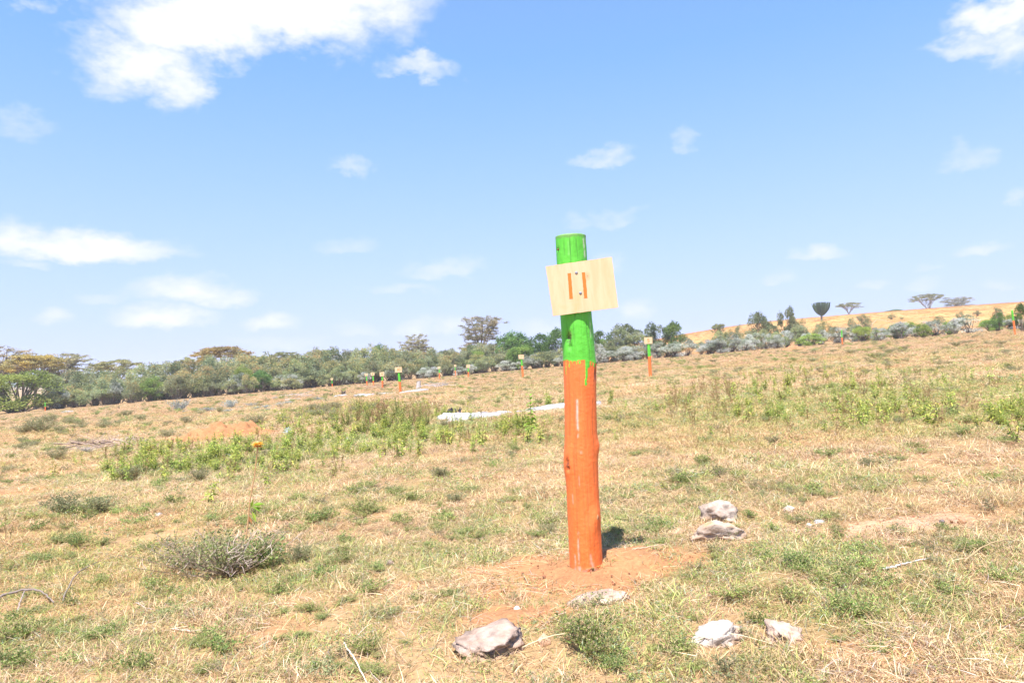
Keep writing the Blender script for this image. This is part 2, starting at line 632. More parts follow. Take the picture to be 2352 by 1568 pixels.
# places where the soil lies bare: centre in frame, half width, half depth (m), strength
BARE = []
for (px, py, rx, ry, s) in [(1330, 1300, 0.40, 0.34, 1.0), (1450, 1290, 0.36, 0.20, 1.0), (1190, 1300, 0.34, 0.14, 0.9), (1235, 1350, 0.30, 0.12, 0.85),
                            (1190, 1415, 0.20, 0.12, 1.0), (1380, 1370, 0.22, 0.12, 0.9), (1120, 1310, 0.16, 0.08, 0.6),
                            (1290, 1395, 0.10, 0.10, 0.7),
                            (2090, 1205, 0.45, 0.16, 0.95), (900, 1350, 0.18, 0.08, 0.5), (230, 1075, 0.9, 0.35, 0.5),
                            (60, 1130, 0.7, 0.3, 0.6), (480, 1010, 1.2, 0.8, 0.8), (2200, 930, 1.6, 0.6, 0.35),
                            (1600, 940, 2.0, 0.8, 0.25), (300, 990, 1.5, 0.5, 0.35), (1250, 1080, 0.5, 0.25, 0.3),
                            (2010, 1490, 0.2, 0.12, 0.5), (640, 1440, 0.2, 0.1, 0.45), (150, 1400, 0.2, 0.12, 0.45)]:
    p = hit(px, py)
    BARE.append((p[0], p[1], rx, ry, s))


def bare_at(x, y):
    b = np.zeros_like(np.asarray(x, float))
    wx = x + (fbm(x * 7, y * 7, 21, 3) - 0.5) * 0.22
    wy = y + (fbm(x * 7, y * 7, 33, 3) - 0.5) * 0.22
    for (cx, cy, rx, ry, s) in BARE:
        d2 = ((wx - cx) / rx) ** 2 + ((wy - cy) / ry) ** 2
        b = np.maximum(b, s * smooth((1.35 - d2) / 0.8))
    return b


# greener stretches of turf
GREENS = []
for (px, py, rx, ry, s) in [(480, 1070, 2.2, 1.0, 0.95), (820, 1010, 3.2, 2.0, 0.95), (1900, 920, 4.0, 3.4, 0.9), (2290, 960, 1.8, 1.4, 0.8),
                            (700, 1300, 0.9, 0.5, 0.8), (860, 1430, 0.5, 0.3, 0.7), (300, 1280, 0.6, 0.4, 0.6), (1340, 1450, 0.35, 0.25, 0.8),
                            (1640, 1500, 0.4, 0.3, 0.5), (1500, 1200, 0.5, 0.3, 0.7), (1850, 1290, 0.5, 0.3, 0.7), (1980, 1400, 0.35, 0.25, 0.7),
                            (60, 1440, 0.5, 0.4, 0.7), (850, 1140, 0.9, 0.5, 0.6), (1180, 1470, 0.5, 0.3, 0.5), (1230, 1180, 0.5, 0.4, 0.55),
                            (1000, 1270, 0.5, 0.35, 0.6), (170, 1170, 1.0, 0.6, 0.5), (2050, 1300, 0.6, 0.4, 0.35), (2250, 1310, 0.4, 0.3, 0.5),
                            (1720, 1100, 1.2, 0.8, 0.4), (1560, 1420, 0.3, 0.2, 0.5)]:
    p = hit(px, py)
    GREENS.append((p[0], p[1], rx, ry, s))


def green_at(x, y):
    g = 0.5 * smooth((fbm(x * 0.9, y * 0.9, 51, 4) - 0.49) / 0.16)
    wx = x + (fbm(x * 3, y * 3, 61, 3) - 0.5) * 0.5
    wy = y + (fbm(x * 3, y * 3, 73, 3) - 0.5) * 0.5
    for (cx, cy, rx, ry, s) in GREENS:
        d2 = ((wx - cx) / rx) ** 2 + ((wy - cy) / ry) ** 2
        g = np.maximum(g, s * smooth((1.6 - d2) / 1.4))
    return g


def build_ground():
    n = 461
    u = np.linspace(-1, 1, n)
    k = 8.4
    w = np.sinh(k * u) / math.sinh(k) * 1500
    X, Y = np.meshgrid(w, w + 3.4, indexing='ij')
    x, y = X.ravel(), Y.ravel()
    z = ground_z(x, y)
    # small clods and hoof dents near the camera, raised rim of dug soil round the post
    r = np.hypot(x, y - 3)
    z = z + (fbm(x * 9, y * 9, 81, 3) - 0.5) * 0.018 * (1 - smooth((r - 4) / 6))
    b = bare_at(x, y)
    z = z + b * (fbm(x * 16, y * 16, 83, 3) - 0.5) * 0.02 * (1 - smooth((r - 5) / 6))
    g = green_at(x, y)
    straw = np.array([0.35, 0.225, 0.115])
    straw2 = np.array([0.29, 0.175, 0.088])
    green = np.array([0.20, 0.185, 0.065])
    soil = np.array([0.37, 0.185, 0.088])
    pale = np.array([0.46, 0.29, 0.19])
    gold = np.array([0.44, 0.25, 0.095])
    t = fbm(x * 0.6, y * 0.6, 91, 4)[:, None]
    c = straw * t + straw2 * (1 - t)
    hillm = (smooth((y - 125) / 60) * smooth((x - 15) / 40))[:, None]
    c = c * (1 - g[:, None] * 0.6) + green * g[:, None] * 0.6
    c = c * (1 - hillm) + gold * (0.62 + 0.76 * fbm(x * 0.06, y * 0.10, 97, 5))[:, None] * hillm
    pm = smooth((fbm(x * 0.35, y * 0.8, 101, 4) - 0.56) / 0.1)[:, None] * 0.5
    c = c * (1 - pm) + np.array([0.40, 0.24, 0.135]) * pm
    s = soil * (0.85 + 0.3 * fbm(x * 5, y * 5, 111, 3))[:, None]
    isp = np.exp(-(((x - BARE[8][0]) / 0.6) ** 2 + ((y - BARE[8][1]) / 0.35) ** 2))[:, None]
    s = s * (1 - isp) + pale * isp
    c = c * (1 - b[:, None]) + s * b[:, None]
    i, j = np.meshgrid(np.arange(n - 1), np.arange(n - 1), indexing='ij')
    q = (i * n + j).ravel()
    Q = np.stack([q, q + n, q + n + 1, q + 1], 1)
    me = raw_mesh('ground', np.stack([x, y, z], 1), Q, None, c, (M_GROUND,), True)
    tag(link('ground', me), 'sloping pasture of dry straw-coloured turf and bare reddish soil', 'ground', kind='structure')


build_ground()


# ------------------------------------------------------------------ main post
def ico(sub=3):
    import bmesh
    bm = bmesh.new()
    bmesh.ops.create_icosphere(bm, subdivisions=sub, radius=1.0)
    V = np.array([v.co[:] for v in bm.verts])
    T = np.array([[v.index for v in f.verts] for f in bm.faces])
    bm.free()
    return V, T


ICO3, ICO2, ICO4 = ico(3), ico(2), ico(4)


def noise3(V, s, seed):
    return (vnoise(V[:, 0] * s + 3.1, V[:, 1] * s + 7.7, seed) + vnoise(V[:, 1] * s + 11.3, V[:, 2] * s + 5.2, seed + 5) + vnoise(V[:, 2] * s + 2.9, V[:, 0] * s + 9.4, seed + 9)) / 3 - 0.5


GREEN = np.array([0.098, 0.475, 0.036])
ORANGE = np.array([0.81, 0.168, 0.038])


def build_main_post():
    D = POST[1]
    base = Vector(POST)
    root = thing('marker_post', base, 'large near wooden post painted green over orange with plywood board numbered 11', 'post', 'numbered green and orange posts')
    # centre line and width measured along the post (frame units)
    prof = [(530, 1309.8, 70), (542, 1310.4, 70.7), (600, 1313.8, 70.5), (720, 1323, 72.5), (824, 1330.8, 76), (931, 1333, 74), (1000, 1333.6, 74.5), (1040, 1334.2, 77),
            (1063, 1334.6, 77), (1119, 1338, 73.5), (1169, 1340.3, 74), (1228, 1343.4, 74.5), (1274, 1346, 74.5), (1314, 1347, 74), (1420, 1352, 74)]
    py = np.array([p[0] for p in prof])
    NR, NS = 380, 120
    ys = np.linspace(1400, 543, NR)
    cx = np.interp(ys, py, [p[1] for p in prof])
    wd = np.interp(ys, py, [p[2] for p in prof])
    ker = np.ones(21) / 21
    cx = np.convolve(np.pad(cx, 10, 'edge'), ker, 'valid')
    wd = np.convolve(np.pad(wd, 10, 'edge'), ker, 'valid')
    cen = np.array([at_depth(a, b, D) for a, b in zip(cx, ys)]) - np.array(base)
    rad = wd / 2 / FPX * D
    th = np.arange(NS) / NS * 2 * np.pi - np.pi / 2          # index 0 faces the camera (-y)
    TH, YS = np.meshgrid(th, ys)
    ang = TH + np.pi / 2                                      # 0 = front, growing to the right
    ang = (ang + np.pi) % (2 * np.pi) - np.pi
    rr = np.repeat(rad[:, None], NS, 1)
    zz = cen[:, 2][:, None] + 0 * TH
    rr = rr * (1 + 0.012 * np.sin(2 * ang + zz * 2) + 0.010 * np.sin(3 * ang - zz * 5))
    rr = rr + (fbm(ang * 3, zz * 5, 5, 3) - 0.5) * 0.003
    # screen position of each column so that marks can be placed where the photograph has them
    sx = cx[:, None] + np.sin(ang) * wd[:, None] / 2
    front = np.cos(ang) > -0.1

    def spot(px, pyy, hw, hh):
        return np.where(front, np.exp(-(((sx - px) / hw) ** 2 + ((YS - pyy) / hh) ** 2)), 0)

    bulge = 0.010 * spot(1364, 1183, 11, 24) + 0.010 * spot(1374, 1025, 7, 18) + 0.006 * spot(1301, 1062, 9, 30) + 0.004 * spot(1366, 850, 6, 26)
    bulge += 0.005 * spot(1355, 1215, 12, 30) + 0.004 * spot(1368, 760, 6, 16)
    hole = 0.014 * spot(1303, 776, 5.5, 13) + 0.010 * spot(1306, 796, 4, 7) + 0.008 * spot(1302, 1056, 3.2, 9) + 0.008 * spot(1304, 1072, 3.2, 6) + 0.009 * spot(1366, 858, 2.5, 14)
    hole += 0.004 * spot(1280.5, 575, 3.2, 4)
    rr = rr + bulge - hole
    # lengthwise drying cracks
    crack = np.zeros_like(rr)
    for (a0, y0, y1, wob, dp) in [(-0.18, 542, 745, 0.02, 1.0), (0.28, 545, 610, 0.03, .7), (-0.55, 550, 600, 0.02, .6), (0.55, 730, 835, .02, .6), (-0.30, 735, 800, .03, .5),
                                  (0.12, 600, 640, .03, .4), (-0.35, 900, 1160, .03, .45), (0.35, 860, 1010, .03, .35), (-0.05, 1060, 1250, .03, .35), (0.6, 560, 592, .03, .5), (-0.75, 735, 830, .03, .6), (-0.5, 1000, 1300, .03, .5), (0.2, 1090, 1310, .02, .4), (0.75, 900, 1120, .03, .5),
                                  (-0.1, 840, 960, .02, .4), (0.5, 1180, 1310, .03, .45), (-0.8, 860, 1010, .02, .5), (0.9, 1130, 1300, .02, .4)]:
        line = a0 + wob * np.sin(YS * 0.05 + a0 * 9)
        env = smooth((YS - y0) / 20) * smooth((y1 - YS) / 20)
        crack = np.maximum(crack, dp * env * np.exp(-((ang - line) / 0.028) ** 2))
    rr = rr - 0.003 * crack
    # little blisters and runs in the paint
    blis = np.zeros_like(rr)
    for _ in range(90):
        blis = np.maximum(blis, spot(rng.uniform(1300, 1376), rng.uniform(560, 1300), rng.uniform(0.7, 1.5), rng.uniform(0.8, 3.0)) * rng.uniform(0.3, 1))
    rr = rr + blis * 0.0016
    # border of green over orange with its runs
    edge = 828 + 5 * (fbm(ang * 2.2, ang * 0 + 3, 7, 3) - 0.5) * 2 + np.where(np.sin(ang) > 0.55, 9 * (np.sin(ang) - 0.55) * 2, 0)
    drip = edge.copy()
    for (px, ln, w) in [(1341.5, 886, 2.6), (1344.8, 868, 1.0), (1305.5, 843, 1.5), (1298, 860, 0.8), (1321, 836, 1.6), (1328, 837, 1.7), (1348, 846, 2.6), (1356, 842, 1.6), (1362, 845, 1.8), (1312, 834, 1.2)]:
        inside = np.abs(sx - px) < w * (0.75 + 0.45 * smooth((YS - ln + 10) / 10))
        drip = np.where(inside & front, np.maximum(drip, ln - 2.5 * ((sx - px) / w) ** 2), drip)
    isg = smooth((drip - YS) / 1.6)
    rr = rr + 0.0011 * smooth((drip - YS) / 2.0) * (YS > edge - 3)
    c = ORANGE[None, None] * (1 - isg[..., None]) + GREEN[None, None] * isg[..., None]
    c = c * (1 + 0.20 * (fbm(ang * 6, zz * 1.5, 15, 3) - 0.5)[..., None])

    def blend(mask, colr):
        nonlocal c
        c = c * (1 - mask[..., None]) + np.array(colr) * mask[..., None]

    # pale narrow streaks down the post, dark cracks and hollows, chipped paint
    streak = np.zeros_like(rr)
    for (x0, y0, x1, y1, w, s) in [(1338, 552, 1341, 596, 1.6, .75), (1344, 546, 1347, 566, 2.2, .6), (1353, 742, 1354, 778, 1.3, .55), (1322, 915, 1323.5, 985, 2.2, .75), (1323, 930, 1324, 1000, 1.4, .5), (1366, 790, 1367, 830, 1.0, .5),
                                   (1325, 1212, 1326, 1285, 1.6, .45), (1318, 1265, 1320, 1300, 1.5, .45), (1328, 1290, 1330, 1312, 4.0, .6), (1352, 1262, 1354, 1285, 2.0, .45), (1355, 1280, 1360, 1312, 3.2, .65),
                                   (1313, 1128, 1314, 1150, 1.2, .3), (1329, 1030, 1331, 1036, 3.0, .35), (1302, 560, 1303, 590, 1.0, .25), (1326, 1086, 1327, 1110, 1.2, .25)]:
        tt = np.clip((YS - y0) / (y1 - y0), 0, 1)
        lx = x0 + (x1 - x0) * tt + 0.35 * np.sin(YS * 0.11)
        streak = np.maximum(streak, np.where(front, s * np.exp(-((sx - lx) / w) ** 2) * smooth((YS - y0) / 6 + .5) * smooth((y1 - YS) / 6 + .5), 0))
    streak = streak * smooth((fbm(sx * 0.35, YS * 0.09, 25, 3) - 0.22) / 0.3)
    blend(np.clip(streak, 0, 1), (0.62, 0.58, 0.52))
    blend(np.clip(crack * 0.75, 0, 1), (0.03, 0.05, 0.02))
    blend(np.clip(spot(1303, 776, 5.5, 12) * 1.3 * smooth((fbm(sx * 0.5, YS * 0.5, 27, 2) - 0.3) / 0.25), 0, .95), (0.05, 0.06, 0.02))
    blend(np.clip(spot(1306, 768, 4, 6) * smooth((fbm(sx * 0.6, YS * 0.6, 28, 2) - 0.45) / 0.2), 0, .9), (0.42, 0.46, 0.16))
    blend(np.clip(spot(1303, 1060, 3.4, 14) * 1.2 * smooth((fbm(sx * 0.5, YS * 0.4, 29, 2) - 0.35) / 0.2), 0, .9), (0.16, 0.05, 0.02))
    blend(np.clip(spot(1366, 857, 2.2, 14) * 1.2, 0, .9), (0.08, 0.03, 0.02))
    blend(np.clip(spot(1373, 850, 3, 40), 0, .45), (0.25, 0.10, 0.05))
    chip = smooth((YS - 1296 + 14 * (fbm(ang * 5, zz * 12, 37, 3) - 0.3)) / 12) * smooth((fbm(ang * 9, zz * 25, 39, 2) - 0.5) / 0.1)
    blend(np.clip(chip, 0, .8) * (YS < 1330), (0.30, 0.27, 0.30))
    dust = 0.6 * smooth((YS - 1262 - 26 * fbm(ang * 3, zz * 6, 49, 3)) / 40)
    blend(dust, (0.46, 0.22, 0.09))
    rim = smooth((553 - YS + 9 * (fbm(ang * 7, ang * 0 + 1, 45, 2) - 0.5)) / 8) * 0.65
    blend(np.clip(rim, 0, 1), (0.16, 0.20, 0.09))
    X = cen[:, 0][:, None] + np.cos(TH) * rr
    Y = cen[:, 1][:, None] + np.sin(TH) * rr
    Z = zz
    V = np.stack([X, Y, Z], -1)
    # slanting, slightly ragged sawn top
    top = V[-1]
    nring = 9
    rings, cols = [V.reshape(-1, 3)], [c.reshape(-1, 3)]
    ctop = cen[-1]
    for q in range(1, nring + 1):
        s = 1 - q / (nring + 0.6)
        rg = ctop + (top - ctop) * s
        rg[:, 2] = ctop[2] + 0.005 * smooth((1 - s) * 6) + 0.0025 * (fbm(rg[:, 0] * 120, rg[:, 1] * 120, 41, 2) - 0.5)
        rings.append(rg)
        w = (0.55 * (fbm(rg[:, 0] * 90, rg[:, 1] * 90, 43, 2)))[:, None]
        w = np.clip(w + 0.25, 0, 0.8)
        cols.append(GREEN * 0.6 * (1 - w) + np.array([0.20, 0.17, 0.13]) * w)
    V = np.vstack(rings)
    C = np.vstack(cols)
    NT_ = NR + nring
    i, j = np.meshgrid(np.arange(NT_ - 1), np.arange(NS), indexing='ij')
    j2 = (j + 1) % NS
    Q = np.stack([i * NS + j, i * NS + j2, (i + 1) * NS + j2, (i + 1) * NS + j], -1).reshape(-1, 4)
    V = np.vstack([V, ctop + [0, 0, 0.005]])
    C = np.vstack([C, [0.3, 0.3, 0.2]])
    T = [[(NT_ - 1) * NS + q, (NT_ - 1) * NS + (q + 1) % NS, len(V) - 1] for q in range(NS)]
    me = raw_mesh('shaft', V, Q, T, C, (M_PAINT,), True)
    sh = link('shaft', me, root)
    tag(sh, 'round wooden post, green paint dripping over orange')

    # stubs of cut branches standing out of the paint
    def stub(px, pyy, hw, hh, out_, colr):
        mb = MB()
        Vv, Tt = ICO3
        a = math.asin(max(-1, min(1, (px - np.interp(pyy, ys[::-1], cx[::-1])) / (np.interp(pyy, ys[::-1], wd[::-1]) / 2))))
        R = np.interp(pyy, ys[::-1], rad[::-1])
        zc = np.interp(pyy, ys[::-1], cen[::-1, 2])
        xc = np.interp(pyy, ys[::-1], cen[::-1, 0])
        yc = np.interp(pyy, ys[::-1], cen[::-1, 1])
        nrm = np.array([math.sin(a), -math.cos(a), 0])
        tan = np.array([math.cos(a), math.sin(a), 0])
        k = D / FPX
        W = Vv * (1 + 0.35 * noise3(Vv, 2.6, 3))[:, None]
        P = np.array([xc, yc, zc]) + nrm * (R + out_ * 0.4) + W[:, :1] * tan * hw * k + W[:, 1:2] * nrm * out_ + W[:, 2:3] * np.array([0.18, 0, 1]) * hh * k
        mb.add(P, None, Tt, np.array(colr) * (1 + 0.8 * noise3(Vv, 5, 8))[:, None])
        mb.build('knot', M_WOODBIT, sh, True)
    stub(1365, 1183, 4.4, 8.5, 0.010, (0.38, 0.20, 0.10))
    stub(1375.5, 1025, 2.2, 6, 0.007, (0.35, 0.15, 0.08))
    stub(1281.3, 574.5, 2.3, 2.6, 0.004, (0.22, 0.09, 0.05))

    # plywood board
    DB = D - 0.0745 - 0.005
    tl, tr, br, bl = [at_depth(a, b, DB) for a, b in ((1253, 612), (1405, 590), (1420, 706), (1270, 726))]
    cen_b = (tl + tr + br + bl) / 4
    ux = ((tr - tl) + (br - bl)) / 2
    wv, ux = np.linalg.norm(ux), ux / np.linalg.norm(ux)
    uz = ((tl - bl) + (tr - br)) / 2
    hv = np.linalg.norm(uz)
    uy = np.array([0, 1.0, 0])
    uz = np.cross(ux, uy)
    # corners in the board's own plane
    L = [(np.dot(p - cen_b, ux), np.dot(p - cen_b, uz)) for p in (tl, tr, br, bl)]
    board = link('board', None, root)
    t = 0.0045
    # outline slightly chipped along the sawn edges
    ring = []
    for e in range(4):
        a, b = np.array(L[e]), np.array(L[(e + 1) % 4])
        nrm = np.array([(b - a)[1], -(b - a)[0]])
        nrm /= np.linalg.norm(nrm)
        for q in range(24):
            s = q / 24
            ring.append(a + (b - a) * s + nrm * (rng.normal() * 0.00045 if q else 0))
    ring = np.array(ring)
    n = len(ring)
    Vb = np.vstack([np.stack([ring[:, 0], np.full(n, -t), ring[:, 1]], 1), np.stack([ring[:, 0], np.full(n, t), ring[:, 1]], 1), [[0, -t, 0], [0, t, 0]]])
    Qb = [[q, (q + 1) % n, n + (q + 1) % n, n + q] for q in range(n)]
    Tb = [[2 * n, (q + 1) % n, q] for q in range(n)] + [[2 * n + 1, n + q, n + (q + 1) % n] for q in range(n)]
    me = raw_mesh('board', Vb, Qb, Tb, None, (M_PLY,))
    board.data = me if False else None
    bpy.data.objects.remove(board)
    board = link('board', me, root)
    loc = cen_b - np.array(base)
    board.matrix_local = Matrix(((ux[0], uy[0], uz[0], loc[0]), (ux[1], uy[1], uz[1], loc[1]), (ux[2], uy[2], uz[2], loc[2]), (0, 0, 0, 1)))
    tag(board, 'tilted rectangle of pale plywood nailed to the post')

    def onb(px, pyy):
        p = at_depth(px, pyy, DB - t) - cen_b
        return np.array([np.dot(p, ux), np.dot(p, uz)])
    for (a, b) in (((1307.3, 627.3), (1311.7, 685.9)), ((1339.8, 625.3), (1345.5, 684.2))):
        stroke_digit([onb(*a), (onb(*a) + onb(*b)) / 2 + [0.0006, 0], onb(*b)], 0.0146, -t, board, 'digit_one')
    for (a, b) in ((1323.8, 626.2), (1333.2, 672.7)):
        p = onb(a, b)
        mb = MB()
        th8 = np.arange(14) / 14 * 2 * np.pi
        r0 = 0.0062
        Vn = []
        for rr_, yy in ((r0, 0.0), (r0, -0.0016), (r0 * 0.75, -0.0026)):
            Vn += [[p[0] + rr_ * math.cos(q), -t + yy, p[1] + rr_ * math.sin(q)] for q in th8]
        Vn.append([p[0], -t - 0.0028, p[1]])
        Qn = [[s * 14 + q, s * 14 + (q + 1) % 14, (s + 1) * 14 + (q + 1) % 14, (s + 1) * 14 + q] for s in range(2) for q in range(14)]
        Tn = [[28 + q, 28 + (q + 1) % 14, 42] for q in range(14)]
        mb.add(Vn, Qn, Tn)
        mb.build('nail_head', M_NAIL, board, True)
    return root


def stroke_digit(pts, width, yface, parent, name, mat=None, ragged=0.06):
    """a painted stroke: a thin ribbon lying on the board"""
    pts = np.asarray(pts, float)
    # resample
    seg = np.linalg.norm(np.diff(pts, axis=0), axis=1)
    s = np.concatenate([[0], np.cumsum(seg)])
    k = max(6, int(s[-1] / (width * 0.45)))
    u = np.linspace(0, s[-1], k)
    P = np.stack([np.interp(u, s, pts[:, 0]), np.interp(u, s, pts[:, 1])], 1)
    tg = np.gradient(P, axis=0)
    tg /= np.linalg.norm(tg, axis=1, keepdims=True)
    nr = np.stack([-tg[:, 1], tg[:, 0]], 1)
    w = width * 0.5 * (1 + ragged * rng.normal(size=(k, 2)))
    A, B = P + nr * w[:, :1], P - nr * w[:, 1:]
    V = np.vstack([np.stack([A[:, 0], np.full(k, yface - 0.0008), A[:, 1]], 1), np.stack([B[:, 0], np.full(k, yface - 0.0008), B[:, 1]], 1),
                   np.stack([A[:, 0], np.full(k, yface + 0.001), A[:, 1]], 1), np.stack([B[:, 0], np.full(k, yface + 0.001), B[:, 1]], 1)])
    Q = []
    for i in range(k - 1):
        Q += [[i, i + 1, k + i + 1, k + i], [2 * k + i, 2 * k + i + 1, i + 1, i], [k + i, k + i + 1, 3 * k + i + 1, 3 * k + i]]
    Q += [[0, k, 3 * k, 2 * k], [k - 1, 3 * k - 1, 4 * k - 1, 2 * k - 1]]
    me = raw_mesh(name, V, Q, None, None, (mat or M_DIGIT,))
    return link(name, me, parent)


build_main_post()

# ------------------------------------------------------------------ the other posts
GLYPH = {
    '1': [[(0, 0.5), (0.02, -0.5)]],
    '0': [[(0.0, 0.5), (-0.26, 0.3), (-0.28, -0.25), (0, -0.5), (0.27, -0.28), (0.26, 0.28), (0, 0.5)]],
    '9': [[(0.25, 0.25), (0.05, 0.5), (-0.22, 0.35), (-0.2, 0.08), (0.05, 0.0), (0.25, 0.22), (0.2, -0.2), (0.05, -0.5)]],
    '8': [[(0, 0.02), (-0.22, 0.25), (0, 0.5), (0.22, 0.25), (0, 0.02), (-0.27, -0.25), (0, -0.5), (0.27, -0.25), (0, 0.02)]],
    '7': [[(-0.25, 0.5), (0.27, 0.5), (0.0, -0.5)]],
    '5': [[(0.25, 0.5), (-0.2, 0.5), (-0.22, 0.08), (0.1, 0.12), (0.27, -0.15), (0.12, -0.45), (-0.25, -0.48)]],
    '*': [[(-0.12, 0.3), (0.15, 0.1), (-0.1, -0.1), (0.1, -0.3)]],
}


def far_post(px, py, depth, hpx, label, text, bw, bh, green_frac, lean, brot=0.0, boarded=True, bside=0.0):
    """foot seen at (px, py), standing `depth` metres off; hpx = height in frame units"""
    p = at_depth(px, py, depth)
    base = np.array([p[0], p[1], gz(p[0], p[1])])
    k = depth / FPX
    H = hpx * k + (p[2] - base[2])
    R = 0.066 if depth < 60 else 0.07
    root = thing('marker_post', base, label, 'post', 'numbered green and orange posts')
    NS, NR = 18, 26
    z = np.linspace(-0.25, H, NR)
    ph = rng.uniform(0, 6)
    cxx = -math.tan(lean) * np.clip(z, -0.1, 9) + 0.012 * np.sin(z * 3 + ph)
    cyy = 0.01 * np.sin(z * 2.3 + ph * 2)
    th = np.arange(NS) / NS * 2 * np.pi
    zg = H * (1 - green_frac)
    zs = np.sort(np.concatenate([z, [zg - 0.004, zg + 0.004]]))
    cxx = np.interp(zs, z, cxx)
    cyy = np.interp(zs, z, cyy)
    rr = R * (1 - 0.05 * zs / H)[:, None] * (1 + 0.035 * np.sin(2 * th[None] + zs[:, None] * 2 + ph) + 0.03 * np.sin(3 * th[None] - zs[:, None] * 4))
    zz = zs[:, None] + 0.012 * np.sin(th[None] * 3 + ph) * (np.abs(zs - zg) < 0.01)[:, None]
    V = np.stack([cxx[:, None] + np.cos(th)[None] * rr, cyy[:, None] + np.sin(th)[None] * rr, zz], -1).reshape(-1, 3)
    C = np.where((zs > zg)[:, None, None], GREEN, ORANGE) * (0.9 + 0.2 * rng.random((len(zs), NS, 1)))
    C = C.reshape(-1, 3)
    n = len(zs)
    i, j = np.meshgrid(np.arange(n - 1), np.arange(NS), indexing='ij')
    j2 = (j + 1) % NS
    Q = np.stack([i * NS + j, i * NS + j2, (i + 1) * NS + j2, (i + 1) * NS + j], -1).reshape(-1, 4)
    V = np.vstack([V, [[cxx[-1], cyy[-1], H + 0.006]]])
    C = np.vstack([C, [GREEN * 0.9]])
    T = [[(n - 1) * NS + q, (n - 1) * NS + (q + 1) % NS, len(V) - 1] for q in range(NS)]
    link('shaft', raw_mesh('shaft', V, Q, T, C, (M_PAINT,), True), root)
    if not boarded:
        return root
    W, Hb = bw * k, bh * k
    x0 = np.interp(H - Hb * 0.45, zs, cxx)
    y0 = np.interp(H - Hb * 0.45, zs, cyy)
    t = 0.005
    Vb = np.array([[sx * W / 2, sy * t, sz * Hb / 2] for sy in (-1, 1) for sx, sz in ((-1, -1), (1, -1), (1, 1), (-1, 1))])
    Vb += rng.normal(size=(1, 8, 3))[0] * [0.006, 0, 0.006]
    Qb = [[0, 1, 2, 3], [5, 4, 7, 6], [4, 0, 3, 7], [1, 5, 6, 2], [3, 2, 6, 7], [4, 5, 1, 0]]
    b = link('board', raw_mesh('board', Vb, Qb, None, None, (M_PLY,)), root)
    b.location = (x0 + bside * W, y0 - R - t - 0.004, H - Hb * 0.40)
    b.rotation_euler = (0, brot, 0)
    gh = Hb * 0.52
    adv = gh * 0.62
    for q, ch in enumerate(text):
        ox = (q - (len(text) - 1) / 2) * adv
        for st in GLYPH[ch]:
            nm = {'*': 'painted_mark', '1': 'digit_one', '0': 'digit_zero', '9': 'digit_nine', '8': 'digit_eight', '7': 'digit_seven', '5': 'digit_five'}[ch]
            stroke_digit([(ox + a * gh, c * gh) for a, c in st], gh * 0.17, -t, b, nm, ragged=0.03)
    return root


far_post(919.5, 908, 36.5, 64, 'green and orange post with board numbered 10 rising behind tall weeds', '10', 15.5, 12, .57, math.radians(1.2), -0.02)
far_post(879, 893.5, 56, 38, 'post with board numbered 9 just left of the post numbered 10', '9', 10.5, 9.2, .50, math.radians(0.5), -0.03)
far_post(858.5, 887, 70, 31, 'post with board numbered 8 behind a heap of dry brushwood', '8', 8.2, 7.0, .58, math.radians(2.5))
far_post(843.5, 886, 80, 28, 'small post with plain-looking board left of the post numbered 8', '*', 6.8, 5.6, .60, math.radians(3.0))
far_post(763.5, 888, 108, 19.5, 'tiny far post leftmost of those with a board, against grey shrubs', '*', 5.4, 4.4, .62, math.radians(1.5))
far_post(1010, 870, 81, 28, 'far post with pale blank board, between post 10 and its two neighbours', '', 6.2, 5.6, .5, math.radians(1.0))
far_post(1046.5, 858.7, 106, 20.8, 'farthest small post with board at the foot of the shrubs', '*', 5.0, 4.4, .5, math.radians(0.8))
far_post(1076, 867.8, 77, 29.5, 'far post with orange-stained board standing before silvery shrubs', '*', 8.6, 7.0, .55, math.radians(-1.0))
far_post(1201, 863, 49, 47.5, 'green and orange post with board midway between post 10 and the big post', '*', 11.5, 9.2, .48, math.radians(2.2), 0.02)
far_post(1495, 862, 27.3, 86, 'leaning green and orange post with board numbered 5 behind the big post', '5', 18.5, 14.5, .47, math.radians(2.2))
far_post(2331, 758, 50, 46, 'boardless green and orange post on the hillside by the picture edge', '', 1, 1, .42, math.radians(3.5), boarded=False)
far_post(1935, 786, 77, 28, 'faint boardless post low against the hillside scrub', '', 1, 1, .48, math.radians(1), boarded=False)
far_post(104, 947, 98, 23, 'thin boardless post in front of the bright green thorn bush', '', 1, 1, .48, math.radians(-1), boarded=False)

